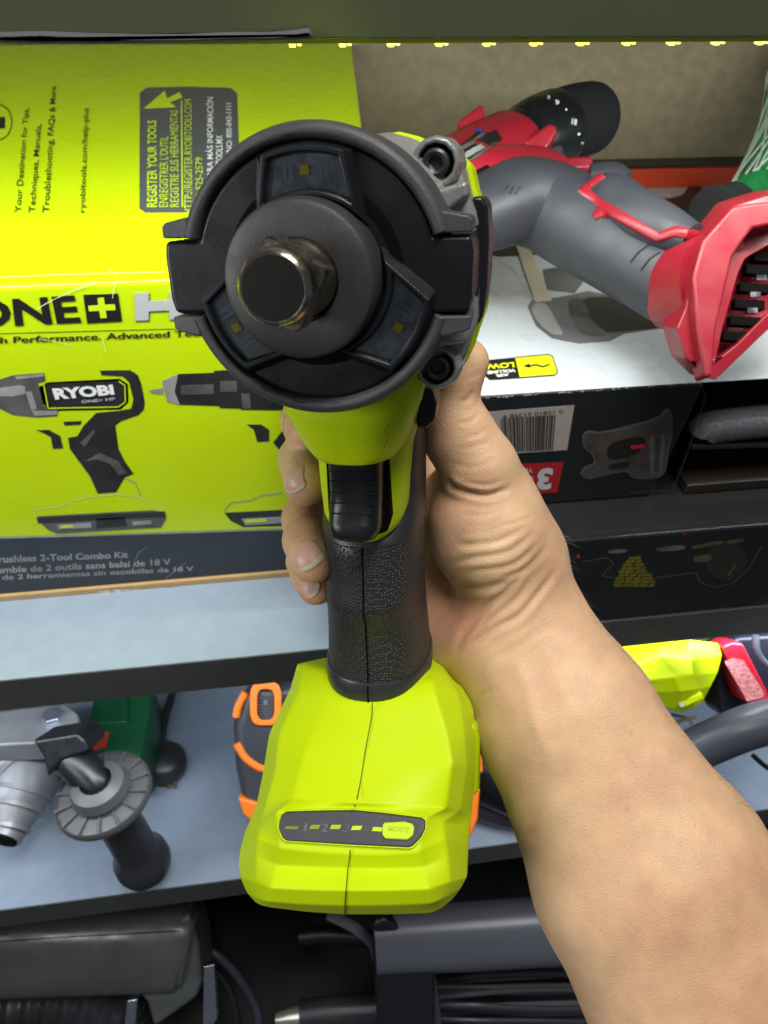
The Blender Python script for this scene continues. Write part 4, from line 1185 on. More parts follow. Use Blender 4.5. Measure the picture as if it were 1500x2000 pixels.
# cast gear case behind the ring with two screw bosses on the right and two on the left
def ctr(pxs, f):      # outline from pixels on plane f -> local (x,u)
    out_ = []
    for px, py in pxs:
        q = np.array([(px - 750) / FP, (1000 - py) / FP, -1.0]); t_ = ((P0 + a_ * f) @ a_) / (q @ a_)
        v = q * t_ - P0
        out_.append((v @ X_, v @ U_))
    return out_
half = ctr([(760, 258), (800, 268), (838, 286), (868, 289), (905, 325), (916, 376), (930, 412), (936, 440), (936, 620), (925, 650), (912, 690), (896, 722), (868, 752), (838, 752), (800, 772), (760, 790)], -30)
half_f = [(x * 0.955, CY + (u - CY) * 0.96) for x, u in half]
half_b = [(x * 1.0, u) for x, u in half]
def loop_m(h): return h + [(-x * .90, u * .93) for x, u in h[::-1]]
half_c = []
for x, u in half:
    r_ = math.hypot(x, u - CY); k_ = min(1.0, 31.4 / r_)
    half_c.append((x * k_, CY + (u - CY) * k_))
half_d = [((x * .5 + xc * .5), (u * .5 + uc * .5)) for (x, u), (xc, uc) in zip(half, half_c)]
V, Fc = rings([[W(x, -13, u) for x, u in loop_m(half_c)], [W(x, -20, u) for x, u in loop_m(half_c)], [W(x, -26.5, u) for x, u in loop_m(half_d)], [W(x, -30, u) for x, u in loop_m(half_b)], [W(x, -52, u) for x, u in loop_m(half_b)]])
obj('gear_case', V, Fc, CAST, iw, bevel=0.0012, seg=3)
for sx in (1,):
    for bx_, bu in ((26.0, 22.2), (26.3, -27.6)):
        d_ = 1 if bu > 0 else -1
        # boss
        V, Fc = lathe_t([(4.3, -26.5), (4.4, -23.2), (5.2, -22.9), (5.8, -23.6), (6.2, -26), (6.6, -36)], x=sx * bx_ * .985, u=bu * .985, N=12)
        bo = obj('screw_boss', V, Fc, CAST, iw, bevel=0.0004)
        V, Fc = lathe_t([(0.1, -25.4), (4.35, -25.4), (4.35, -27)], x=sx * bx_ * .985, u=bu * .985, N=12)
        obj('screw_pocket', V, Fc, VOID, bo)
        V, Fc = lathe_t([(0.05, -24.2), (1.6, -24.2), (1.7, -22.9), (2.5, -22.4), (3.1, -22.7), (3.35, -23.4), (3.35, -25.5)], x=sx * bx_ * .985, u=bu * .985, N=6 * 6)
        obj('screw', V, Fc, SATBLK, bo)
# ribs running from ring to bosses
for sx in (1, -1):
    for pts in ([(846, 372), (912, 352), (916, 384), (862, 420), (840, 418)], [(848, 640), (900, 612), (925, 622), (912, 668), (846, 680)]):
        L = ctr(pts, -22)
        V, Fc = prism([W(sx * x, -21, u) for x, u in L], -WA * 0.012)
        obj('case_rib', V, Fc, CAST, iw, bevel=0.0012, seg=3)

# lime motor housing behind the gear case
def hs(f, sx_, su_, n_=2.6, N=56, u=CY):
    out_ = []
    for k in range(N):
        t_ = 2 * pi * k / N
        r_ = 1 / (abs(cos(t_)) ** n_ + abs(sin(t_)) ** n_) ** (1 / n_)
        out_.append(W(cos(t_) * r_ * sx_, f, u + sin(t_) * r_ * su_))
    return out_
rim = [(x * 1.035, CY + (u - CY) * 1.035) for x, u in loop_m(half_b)]
V, Fc = rings([[W(x, -44, u) for x, u in rim], [W(x, -62, u) for x, u in rim], [W(x * .96, -85, CY + (u - CY) * .96) for x, u in rim], [W(x * .86, -112, CY + (u - CY) * .9) for x, u in rim], [W(x * .7, -116, CY + (u - CY) * .75) for x, u in rim]])
obj('motor_housing', V, Fc, LIME, iw, bevel=0.0015, seg=3)
for sx in (1, -1):
    L = [(35.2, -24, 12.5), (37.6, -27, 12.9), (38.4, -31, 12.0), (38.6, -31, 4), (38.6, -31, -8), (38.0, -31, -16.5), (36.8, -31, -17.2), (35.0, -25, -16.8)]
    sh = [(33.8, 14.2), (36.2, 14.2), (37.8, 12.0), (38.4, 4), (38.2, -8), (37.3, -15.0), (36.0, -17.4), (33.8, -17.4)]
    V, Fc = prism([W(sx * x, -31, u) for x, u in sh], -WA * 0.03)
    obj('side_bumper', V, Fc, BLACK, iw, bevel=0.0012, seg=3)
    V, Fc = prism([W(sx * x, -29, u) for x, u in ((33.4, 9.0), (36.0, 7.8), (36.4, 0), (36.0, -10), (33.4, -11.0))], -WA * 0.01)
    obj('side_block', V, Fc, BLACK, iw, bevel=0.0008)

# lime shroud under the ring, guard, trigger
def dsec(u, xc, hw, fb, ff, n_=2.8, N=40, tilt=0.0):
    fc, hf = (fb + ff) / 2, (ff - fb) / 2
    out_ = []
    for k in range(N):
        t_ = 2 * pi * k / N
        r_ = 1 / (abs(cos(t_)) ** n_ + abs(sin(t_)) ** n_) ** (1 / n_)
        x, f = cos(t_) * r_ * hw, sin(t_) * r_ * hf
        out_.append(W(xc + x, fc + f, u + tilt * f))
    return out_
V, Fc = rings([dsec(-24, 1.0, 21.5, -55, -15), dsec(-33, 1.0, 20.6, -56, -14.5), dsec(-39.0, 1.2, 19.0, -55, -13.5), dsec(-40.5, 1.2, 18.2, -55, -13.8), dsec(-46, 1.5, 16.2, -55, -14.8, 2.7), dsec(-50.5, 2, 13.8, -54, -15.8, 2.7), dsec(-52.6, 2, 12.0, -52, -17.0, 2.7), dsec(-53.4, 2, 10.2, -50, -19, 2.7)])
obj('nose_shroud', V, Fc, LIME, iw)
V, Fc = rings([dsec(-34, 1.8, 19.6, -74, -34, 3), dsec(-42, 1.4, 18.2, -74, -34, 3), dsec(-50, 0.9, 16.2, -73, -34.5, 3), dsec(-58, 0.4, 14.4, -71, -35.5, 3.2), dsec(-70, 0, 13.6, -70, -36, 3.2), dsec(-78, 0, 13.2, -70, -36.5, 3), dsec(-82.5, 0, 11.6, -70, -37.2, 2.8), dsec(-85.5, 0.2, 8.6, -68, -38.5, 2.4), dsec(-86.5, .2, 5, -66, -41, 2.2)])
obj('trigger_housing', V, Fc, LIME, iw)
V, Fc = prism([W(x, -34.9, u) for x, u in ((-8.6, -52), (10.2, -52), (10.6, -76), (9.4, -80), (6, -81.5), (-5, -81.5), (-8.0, -79), (-8.8, -74))], -WA * 0.01)
obj('trigger_slot', V, Fc, VOID, iw, bevel=0.0006)
V, Fc = rings([dsec(-49, 1.4, 7.8, -44, -25.5, 4), dsec(-55, 1.3, 7.8, -44, -24.5, 4), dsec(-60, 1.2, 7.8, -44, -25.6, 4), dsec(-66, 1.0, 7.8, -44, -26.0, 4), dsec(-70, .8, 7.8, -44, -25.0, 4), dsec(-73, .8, 7.8, -44, -23.2, 4), dsec(-75.2, .8, 7.7, -44, -22.2, 4), dsec(-77.4, .8, 7.4, -43, -22.6, 3.8), dsec(-79.0, .8, 6.6, -42, -24.4, 3.4), dsec(-79.8, .8, 5.4, -40, -27.5, 3)])
tr = obj('trigger', V, Fc, BLACKSAT if False else BLACK, iw)
b = MB()
for u in (-57.5, -60.6, -64.2, -67.4, -70.4):
    ff = {-57.5: -24.9, -60.6: -25.6, -64.2: -25.8, -67.4: -25.6, -70.4: -24.8}[u]
    b.add(*tube([W(1 + x, ff + 0.02 - 0.0024 * abs(x) ** 3.0 * .2, u) for x in np.linspace(-6.6, 6.6, 15)], 0.00022, 6))
b.build('trigger_ridge', BLACK, tr)
V, Fc = prism([W(18.2, -44, -37.5), W(22.4, -44, -38), W(23.6, -44, -42), W(23.0, -44, -47.5), W(20.6, -44, -50), W(17.4, -44, -50)], -WA * 0.014)
obj('direction_switch', V, Fc, BLACK, iw, bevel=0.0012, seg=3)
RUBBER2 = mat('smooth_black_rubber', (0.022, 0.022, 0.023), 0.4, bump=0.15, bscale=2000)
# rubber grip with dotted texture
GRIP = mat('dotted_rubber', (0.020, 0.020, 0.021), 0.42)
nt = GRIP.node_tree; bs = nt.nodes['Principled BSDF']
tc = nt.nodes.new('ShaderNodeTexCoord')
mp = nt.nodes.new('ShaderNodeMapping'); mp.inputs['Scale'].default_value = (1, 1, 1)
vo = nt.nodes.new('ShaderNodeTexVoronoi'); vo.inputs['Scale'].default_value = 980; vo.inputs['Randomness'].default_value = 0.45
rp = nt.nodes.new('ShaderNodeMapRange'); rp.inputs['From Min'].default_value = 0.15; rp.inputs['From Max'].default_value = 0.45; rp.inputs['To Min'].default_value = 1; rp.inputs['To Max'].default_value = 0
bp = nt.nodes.new('ShaderNodeBump'); bp.inputs['Strength'].default_value = 0.9; bp.inputs['Distance'].default_value = 0.0004
nt.links.new(tc.outputs['Object'], mp.inputs['Vector']); nt.links.new(mp.outputs[0], vo.inputs['Vector'])
nt.links.new(vo.outputs['Distance'], rp.inputs['Value']); nt.links.new(rp.outputs[0], bp.inputs['Height']); nt.links.new(bp.outputs[0], bs.inputs['Normal'])
V, Fc = rings([dsec(-40, -0.5, 16.0, -96, -62, 2.6, 48), dsec(-52, -0.5, 16.4, -96, -60, 2.6, 48), dsec(-66, -.4, 16.6, -94, -56, 2.6, 48), dsec(-76, -.3, 16.8, -92, -52, 2.6, 48), dsec(-82, -.2, 17.0, -90, -46, 2.5, 48),
               dsec(-87, 0, 17.0, -89, -41, 2.4, 48), dsec(-93, 0, 17.0, -88, -39.6, 2.4, 48), dsec(-101, 0, 17.0, -88, -40, 2.4, 48), dsec(-108, 0, 17.0, -88, -38.5, 2.4, 48), dsec(-112, 0, 17.0, -88, -38.2, 2.4, 48),
               dsec(-117, 0, 17.1, -88, -40.6, 2.4, 48), dsec(-128, 0.2, 17.6, -88, -41.2, 2.4, 48), dsec(-137, .4, 18.2, -88, -40.6, 2.4, 48), dsec(-141, .5, 18.5, -88, -40.2, 2.4, 48)])
gp = obj('grip', V, Fc, GRIP, iw)
V, Fc = rings([dsec(-139.5, .5, 18.7, -88.5, -39.8, 2.4, 48, 0.0), dsec(-140.2, .5, 19.0, -88.5, -39.4, 2.4, 48), dsec(-144.5, .5, 19.2, -88.5, -39.2, 2.4, 48), dsec(-147, .5, 19.0, -88.5, -39.6, 2.4, 48)])
obj('grip_collar', V, Fc, SATBLK, iw)
V, Fc = rings([dsec(-40, -0.5, 16.2, -96, -61.8, 2.6, 48), dsec(-52, -0.5, 16.6, -96, -59.8, 2.6, 48), dsec(-66, -.4, 16.8, -94, -55.8, 2.6, 48), dsec(-76, -.3, 17.0, -92, -51.8, 2.6, 48), dsec(-82, -.2, 17.2, -90, -45.6, 2.5, 48),
               dsec(-86.5, 0, 17.25, -89, -40.8, 2.4, 48), dsec(-88.2, 0, 17.2, -89, -40.2, 2.4, 48), dsec(-88.8, 0, 16.9, -88.8, -40.6, 2.4, 48)])
obj('grip_shoulder', V, Fc, RUBBER2, iw)
b = MB()
b.add(*tube([W(.1 + .2 * i / 10, ff + .05, u) for i, (u, ff) in enumerate(((-87.5, -40.9), (-93, -39.6), (-101, -40), (-108, -38.5), (-112, -38.2), (-117, -40.6), (-128, -41.2), (-137, -40.6), (-139.4, -40.3)))], 0.00028, 6))
b.add(*tube([W(.3, -39.3, -140.4), W(.3, -39.1, -144.5), W(.3, -39.5, -147)], 0.00028, 6))
b.build('mould_seam', VOID, gp)

# faceted lime foot
FR = [
    [(590, 1296, -70), (602, 1292, -66), (640, 1298, -60), (680, 1312, -52), (728, 1318, -50), (780, 1314, -52), (835, 1298, -60), (866, 1308, -66), (886, 1330, -70)],
    [(580, 1296, -66), (592, 1300, -60), (636, 1312, -52), (678, 1350, -43), (727, 1362, -41), (782, 1352, -43), (842, 1308, -52), (876, 1322, -60), (904, 1346, -66)],
    [(566, 1345, -60), (584, 1350, -50), (640, 1366, -43), (682, 1385, -37.5), (727, 1390, -36.5), (780, 1382, -37.5), (850, 1352, -43), (895, 1356, -52), (921, 1374, -64)],
    [(542, 1395, -55), (560, 1398, -45), (618, 1412, -37), (672, 1420, -32.5), (722, 1424, -31.5), (784, 1420, -32.5), (862, 1392, -37), (902, 1392, -46), (926, 1392, -60)],
    [(524, 1434, -50), (542, 1436, -40), (604, 1450, -31), (664, 1462, -27), (714, 1464, -26.5), (790, 1462, -27), (876, 1436, -31), (908, 1436, -38), (929, 1432, -55)],
    [(512, 1510, -44), (538, 1500, -31), (585, 1500, -24), (655, 1512, -20), (706, 1516, -19.5), (796, 1512, -20), (884, 1490, -23), (912, 1500, -33), (928, 1510, -50)],
    [(498, 1578, -34), (520, 1566, -22), (572, 1560, -15), (642, 1566, -11.5), (698, 1568, -11), (790, 1572, -12), (872, 1578, -16), (900, 1582, -25), (922, 1590, -42)],
    [(478, 1622, -28), (508, 1612, -15), (540, 1584, -9.5), (620, 1576, -8), (694, 1575, -7.5), (770, 1582, -8), (832, 1596, -9.5), (866, 1606, -14), (918, 1616, -34)],
    [(467, 1658, -22), (502, 1636, -9), (548, 1656, -2.5), (614, 1664, -0.8), (684, 1668, -0.3), (756, 1670, -0.8), (818, 1664, -2.5), (870, 1636, -9), (916, 1650, -28)],
    [(463, 1690, -17), (500, 1672, -6), (540, 1690, -0.8), (610, 1694, 0), (680, 1696, 0.6), (760, 1697, 0), (826, 1694, -0.8), (876, 1672, -6), (914, 1690, -22)],
    [(467, 1714, -13), (498, 1722, -1.5), (528, 1734, 5), (606, 1738, 6.5), (676, 1739, 7), (762, 1739, 6.5), (838, 1736, 5), (880, 1722, -1.5), (913, 1714, -18)],
    [(480, 1742, -11), (500, 1754, -2.0), (522, 1762, 4.2), (604, 1768, 6), (674, 1770, 6.5), (764, 1769, 6), (846, 1765, 4.2), (876, 1748, -2.5), (902, 1734, -16)],
    [(500, 1764, -9), (512, 1770, -4), (530, 1774, -2), (602, 1783, -1), (672, 1788, -0.5), (764, 1788, -1), (842, 1786, -2), (862, 1776, -5), (884, 1757, -14)],
]
NRW, NCL = len(FR), 9
_A, _B, _C = TP(540, 1584, -9.5), TP(832, 1596, -9.5), TP(684, 1668, -0.3)
_N = nrm(np.cross(_B - _A, _C - _A))
V = [onP(x, y, _A, _N) if (i_ in (7, 8) and 2 <= j_ <= 6) else TP(x, y, f) for i_, r_ in enumerate(FR) for j_, (x, y, f) in enumerate(r_)]
Fc = [(i * NCL + j, i * NCL + j + 1, (i + 1) * NCL + j + 1, (i + 1) * NCL + j) for i in range(NRW - 1) for j in range(NCL - 1)]
border = [j for j in range(NCL)] + [i * NCL + NCL - 1 for i in range(1, NRW)] + [(NRW - 1) * NCL + j for j in range(NCL - 2, -1, -1)] + [i * NCL for i in range(NRW - 2, 0, -1)]
V0 = np.array(V)
back = []
cen = W(0, -60, -175)
for k in border:
    p = V0[k]
    back.append(p)
# the shell runs back 60 mm behind its front edges
k0 = len(V)
for k in border:
    fval = (V0[k] - W(0, 0, 0)) @ WA * 1000
    V.append(V0[k] - WA * (max(5.0, fval + 94) / 1000) - WU * (max(5.0, fval + 94) * 0.42 / 1000) + (cen - V0[k]) * 0.12)
nb = len(border)
for i in range(nb):
    j = (i + 1) % nb
    Fc.append((border[i], border[j], k0 + j, k0 + i))
Fc.append(tuple(k0 + i for i in range(nb)))
foot = obj('foot', V, Fc, LIME, iw, sub=4, sharp=180)
_me = foot.data
_cr = _me.attributes.new('crease_edge', 'FLOAT', 'EDGE')
def _rc(v): return (v // NCL, v % NCL) if v < NRW * NCL else None
for e_ in _me.edges:
    p_, q_ = _rc(e_.vertices[0]), _rc(e_.vertices[1])
    val = 0.0
    if p_ and q_:
        r_, c_ = (p_[0], min(p_[1], q_[1])) if p_[0] == q_[0] else (min(p_[0], q_[0]), p_[1])
        if p_[0] == q_[0]:                       # edges running across the foot
            if r_ in (6, 7): val = 0.93 if 2 <= c_ <= 5 else 0.5
            if r_ in (8, 9, 10, 11): val = 0.96 if 1 <= c_ <= 6 else 0.8
            if r_ == 12: val = 0.9
            if r_ in (2, 5) and (c_ <= 1 or c_ >= 6): val = 0.92
            if r_ == 3 and c_ >= 6: val = 0.92
        else:                                    # edges running front to back
            if c_ in (1, 7): val = 0.93
            if c_ in (2, 6) and 4 <= r_ <= 10: val = 0.93
            if c_ in (2, 6) and 1 <= r_ < 4: val = 0.6
            if c_ in (0, 8): val = 0.9
    else: val = 0.5
    _cr.data[e_.index].value = val
# seam down the foot
DARKLIME = mat('seam_shadow', (0.11, 0.14, 0.003), 0.8)
b = MB()
b.add(*tube(spline([TP(727, 1372, -36.8), TP(727, 1390, -36.3), TP(722, 1424, -31.2), TP(714, 1464, -26.2), TP(706, 1516, -19.2), TP(698, 1560, -11.6)], 3), 0.00018, 6))
b.add(*tube([TP(692, 1571, -8.2), TP(694, 1576, -7.3)], 0.00024, 6))
b.add(*tube(spline([TP(684, 1660, -0.9), TP(684, 1668, 0.0), TP(680, 1696, .9), TP(676, 1739, 7.1)], 3), 0.00018, 6))
b.add(*tube([TP(676, 1739, 7.1), TP(674, 1770, 6.6), TP(672, 1787, 0.2)], 0.00024, 6))
b.build('mould_seam', DARKLIME, foot)
# mode panel lying on the plateau
def plateau(px, py, lift):
    # plane of the plateau: through three cage points
    A_, B_, C_ = TP(540, 1584, -9.5), TP(832, 1596, -9.5), TP(684, 1668, -0.3)
    N_ = nrm(np.cross(B_ - A_, C_ - A_))
    if N_ @ CD > 0: N_ = -N_
    return onP(px, py, A_ + N_ * lift, N_), N_
def pp(L, lift=0.0): return [plateau(x, y, lift)[0] for x, y in L]
PN = plateau(690, 1620, 0)[1]
out_ = [(545, 1604), (549, 1592), (560, 1585), (628, 1583), (690, 1582), (752, 1588), (824, 1597), (831, 1603), (830, 1620), (822, 1636), (806, 1652), (798, 1655), (690, 1650), (560, 1642), (552, 1636), (544, 1618)]
rimo = [(x + (x - 688) * 0.035, y + (y - 1619) * 0.13) for x, y in out_]
V, Fc = rings([pp(rimo, -0.003), pp([(x + (x - 688) * 0.022, y + (y - 1619) * 0.08) for x, y in out_], 0.0014), pp(out_, 0.0014), pp(out_, 0.0002)], cap=False)
mb_ = obj('panel_rim', V, Fc, LIME, foot, bevel=0.0004)
V, Fc = prism(pp([(x - (x - 688) * 0.006, y - (y - 1619) * 0.02) for x, y in out_], 0.0017), -PN * 0.003)
mpn = obj('mode_panel', V, Fc, PANEL, iw, bevel=0.0005, seg=3)
for pts, m_ in (([(560, 1613), (584, 1614), (580, 1620), (556, 1619)], INKOLIVE), ([(608, 1611), (626, 1611), (622, 1619), (604, 1619)], mat('bar_ink_a', (0.24, 0.30, 0.01), 0.45)),
                ([(648, 1611), (667, 1611), (663, 1619), (644, 1619)], mat('bar_ink_b', (0.40, 0.5, 0.01), 0.45)), ([(689, 1613), (708, 1613), (704, 1621), (685, 1621)], LIMEINK), ([(729, 1615), (748, 1616), (746, 1624), (726, 1623)], LIMEINK)):
    V, Fc = prism(pp(pts, 0.00185), -PN * 0.0002)
    obj('speed_bar', V, Fc, m_, mpn, smooth=False)
for i, (ch, x, m_) in enumerate((('1', 596, INKGREY), ('2', 634, INKGREY), ('3', 676, mat('dim_grey_ink', (0.075, 0.075, 0.08), 0.5)), ('4', 716, mat('dimmer_grey_ink', (0.062, 0.062, 0.066), 0.5)))):
    V2, F2 = text_geo(ch, 0.03)
    w_ = 2.5 if ch == '1' else 6
    q = pp([(x - 1 - w_, 1623 + i), (x - 1 + w_, 1624 + i), (x + 3 + w_, 1608 + i), (x + 3 - w_, 1607 + i)], 0.00185)
    obj('speed_number', quadmap(V2, q), F2, m_, mpn, smooth=False)
btn = [(746, 1612), (750, 1606), (790, 1604), (805, 1608), (809, 1616), (806, 1632), (796, 1640), (752, 1638), (746, 1630)]
V, Fc = prism(pp(btn, 0.0030), -PN * 0.004)
mbt = obj('mode_button', V, Fc, LIMEINK, mpn, bevel=0.0005, seg=3)
V2, F2 = text_geo('MODE', 0.02)
obj('button_text', quadmap(V2, pp([(758, 1623), (799, 1626), (799, 1616), (758, 1613)], 0.0032)), F2, mat('moulded_text', (0.43, 0.58, 0.004), 0.5), mpn, smooth=False)
# small dark scuffs
SCUFF = mat('scuff_mark', (0.14, 0.17, 0.01), 0.7)
rs_ = random.Random(9)
FT = BVHTree.FromPolygons([v.co.copy() for v in bpy.data.objects['nose_shroud'].data.vertices], [list(p.vertices) for p in bpy.data.objects['nose_shroud'].data.polygons])
b = MB()
for k in range(9):
    x, y = 752 + rs_.uniform(-9, 9) + k * 1.2, 868 - k * 5 + rs_.uniform(-3, 3)
    Q = [onmesh(FT, x + dx, y + dy, -0.00005) for dx, dy in ((0, 0), (rs_.uniform(-2, 2), rs_.uniform(3, 7)))]
    if all(q_ is not None for q_ in Q): b.add(*tube(Q, 0.00014, 5))
b.build('scuff', SCUFF, iw)
# small side hump on the right of the foot
V, Fc = prism([TP(x, y, -52) for x, y in ((918, 1412), (930, 1422), (936, 1450), (936, 1540), (928, 1556), (915, 1550), (908, 1430))], -WA * 0.012 - WU * 0.006)
obj('side_hump', V, Fc, LIME, foot, bevel=0.0015, seg=3)
# ================================================================== HAND AND FOREARM
def cc(px, py, d): return np.array([(px - 750) * d / FP, (1000 - py) * d / FP, -d])
H = 0.85
lo_b = np.array([-60.0, -240.0, -375.0]); hi_b = np.array([172.0, 70.0, -225.0])
nx, ny, nz = [int((hi_b[i] - lo_b[i]) / H) for i in range(3)]
gx = lo_b[0] + H * np.arange(nx); gy = lo_b[1] + H * np.arange(ny); gz = lo_b[2] + H * np.arange(nz)
vol = np.full((nx, ny, nz), 30.0, np.float32)

def seg(a1, r1, a2, r2, k=5.0, sub=False, flat=None):
    """smooth-union a tapered capsule into the volume"""
    a1, a2 = np.array(a1, float), np.array(a2, float)
    R = max(r1, r2) + k + 6
    mn, mx = np.minimum(a1, a2) - R, np.maximum(a1, a2) + R
    i0 = np.clip(((mn - lo_b) / H).astype(int), 0, (nx, ny, nz)); i1 = np.clip(((mx - lo_b) / H).astype(int) + 2, 0, (nx, ny, nz))
    if (i1 <= i0).any(): return
    sl = tuple(slice(i0[i], i1[i]) for i in range(3))
    Xg = gx[sl[0]][:, None, None].astype(np.float32); Yg = gy[sl[1]][None, :, None].astype(np.float32); Zg = gz[sl[2]][None, None, :].astype(np.float32)
    ab = a2 - a1; L2 = ab @ ab + 1e-9
    t_ = ((Xg - a1[0]) * ab[0] + (Yg - a1[1]) * ab[1] + (Zg - a1[2]) * ab[2]) / L2
    t_ = np.clip(t_, 0, 1)
    d_ = np.sqrt((Xg - a1[0] - t_ * ab[0]) ** 2 + (Yg - a1[1] - t_ * ab[1]) ** 2 + (Zg - a1[2] - t_ * ab[2]) ** 2) - (r1 + (r2 - r1) * t_)
    A0 = vol[sl]
    if sub:
        h = np.clip(0.5 - 0.5 * (A0 + d_) / k, 0, 1)
        vol[sl] = A0 * (1 - h) + (-d_) * h + k * h * (1 - h)
    else:
        h = np.clip(0.5 + 0.5 * (A0 - d_) / k, 0, 1)
        vol[sl] = A0 * (1 - h) + d_ * h - k * h * (1 - h)

def chain(L, k=5.0, sub=False):
    Q = [(cc(x, y, d), r) for x, y, d, r in L]
    if len(Q) == 1: seg(Q[0][0], Q[0][1], Q[0][0] + 0.01, Q[0][1], k, sub)
    for (p, r), (q, s_) in zip(Q[:-1], Q[1:]): seg(p, r, q, s_, k, sub)

# palm behind the grip
chain([(820, 880, 338, 14), (850, 1020, 336, 16), (880, 1150, 332, 17)], 10)
chain([(800, 960, 342, 13), (820, 1100, 340, 15), (860, 1220, 330, 16)], 10)
chain([(870, 1110, 328, 18), (900, 1230, 318, 17.5)], 12)
chain([(900, 1230, 318, 17.5), (960, 1262, 306, 18)], 12)
# forearm: two rows of bone plus the belly between
wr = [(960, 1236, 304, 18.5), (1044, 1194, 304, 18.5)]
m1 = [(1045, 1424, 297, 21.0), (1152, 1372, 297, 21.5)]
m2 = [(1190, 1740, 288, 26.5), (1342, 1668, 288, 27.5)]
m3 = [(1400, 2180, 280, 31), (1590, 2090, 280, 33)]
for s_ in (0, 1): chain([wr[s_], m1[s_], m2[s_], m3[s_]], 9)
chain([(1002, 1215, 304, 19.5), (1098, 1398, 297, 23), (1266, 1704, 288, 30), (1495, 2135, 280, 35)], 9)
# thenar
chain([(1000, 1190, 302, 18), (985, 1110, 298, 18), (955, 1045, 291, 20.5), (945, 1010, 290, 20)], 8)
chain([(1044, 1180, 304, 15), (1018, 1085, 300, 15.5), (977, 995, 295, 14)], 8)
# thumb
chain([(962, 955, 289, 14.0), (934, 912, 281, 13.6), (896, 850, 279, 12.6), (876, 806, 277, 11.6)], 4)
chain([(876, 806, 277, 11.4), (881, 764, 274, 9.2), (890, 735, 272, 9.3), (911, 706, 270, 8.0)], 3)
# web between thumb and the palm
chain([(900, 950, 305, 12), (860, 1000, 326, 14)], 8)
vol_f = vol
# fingers: knuckle, middle joint, end joint, tip
FING = [
    [(810, 880, 336, 11.5), (650, 795, 322, 9.2), (592, 822, 294, 8.3), (597, 846, 276, 7.4)],
    [(820, 940, 342, 12), (640, 880, 322, 9.4), (590, 898, 286, 8.6), (598, 944, 263, 7.8)],
    [(826, 1010, 342, 12), (640, 985, 325, 9.0), (596, 1014, 290, 8.5), (600, 1056, 270, 8.3), (612, 1094, 260, 7.8)],
    [(830, 1090, 340, 11.5), (655, 1080, 328, 8.2), (598, 1096, 298, 7.4), (606, 1122, 281, 7.0), (617, 1146, 273, 6.6)],
]
for fg in FING:
    # fingers keep apart: blended on their own copy, then hard-joined except at the root
    sv = vol.copy()
    vol.fill(30.0)
    chain(fg, 2.5)
    f_ = vol.copy()
    vol[:] = sv
    k_ = 1.2
    h_ = np.clip(0.5 + 0.5 * (vol - f_) / k_, 0, 1)
    vol[:] = vol * (1 - h_) + f_ * h_ - k_ * h_ * (1 - h_)

def surface_nets(v):
    s_ = v < 0
    cs = [s_[:-1, :-1, :-1], s_[1:, :-1, :-1], s_[:-1, 1:, :-1], s_[1:, 1:, :-1], s_[:-1, :-1, 1:], s_[1:, :-1, 1:], s_[:-1, 1:, 1:], s_[1:, 1:, 1:]]
    cnt = sum(c.astype(np.int8) for c in cs)
    act = (cnt > 0) & (cnt < 8)
    ijk = np.argwhere(act)
    idx = -np.ones(act.shape, np.int64); idx[act] = np.arange(len(ijk))
    cor = np.array([(0, 0, 0), (1, 0, 0), (0, 1, 0), (1, 1, 0), (0, 0, 1), (1, 0, 1), (0, 1, 1), (1, 1, 1)])
    val = np.stack([v[ijk[:, 0] + c[0], ijk[:, 1] + c[1], ijk[:, 2] + c[2]] for c in cor], 1)
    acc = np.zeros((len(ijk), 3)); num = np.zeros(len(ijk))
    for e0 in range(8):
        for e1 in range(e0 + 1, 8):
            if np.abs(cor[e0] - cor[e1]).sum() != 1: continue
            m_ = (val[:, e0] < 0) != (val[:, e1] < 0)
            t_ = val[:, e0] / (val[:, e0] - val[:, e1] + 1e-12)
            p_ = cor[e0] + (cor[e1] - cor[e0]) * t_[:, None]
            acc[m_] += p_[m_]; num[m_] += 1
    P_ = (ijk + acc / num[:, None])
    quads = []
    for ax in range(3):
        o1, o2 = [(1, 2), (2, 0), (0, 1)][ax]
        a_s = [slice(None)] * 3; b_s = [slice(None)] * 3
        a_s[ax] = slice(0, -1); b_s[ax] = slice(1, None)
        ch = s_[tuple(a_s)] != s_[tuple(b_s)]
        e = np.argwhere(ch)
        ok = (e[:, o1] > 0) & (e[:, o2] > 0) & (e[:, o1] < act.shape[o1]) & (e[:, o2] < act.shape[o2]) & (e[:, ax] < act.shape[ax])
        e = e[ok]
        inside = s_[e[:, 0], e[:, 1], e[:, 2]]
        def ix(d1, d2):
            q_ = e.copy(); q_[:, o1] -= d1; q_[:, o2] -= d2
            return idx[q_[:, 0], q_[:, 1], q_[:, 2]]
        qd = np.stack([ix(1, 1), ix(0, 1), ix(0, 0), ix(1, 0)], 1)
        qd[~inside] = qd[~inside][:, ::-1]
        quads.append(qd)
    return P_, np.concatenate(quads)

Pn, Qn = surface_nets(vol)
Pn = lo_b + Pn * H
# light smoothing
for it in range(4):
    acc = np.zeros_like(Pn); cn = np.zeros(len(Pn))
    for a_i in range(4):
        np.add.at(acc, Qn[:, a_i], Pn[Qn[:, (a_i + 1) % 4]]); np.add.at(cn, Qn[:, a_i], 1)
        np.add.at(acc, Qn[:, (a_i + 1) % 4], Pn[Qn[:, a_i]]); np.add.at(cn, Qn[:, (a_i + 1) % 4], 1)
    Pn = Pn * 0.5 + 0.5 * acc / cn[:, None]
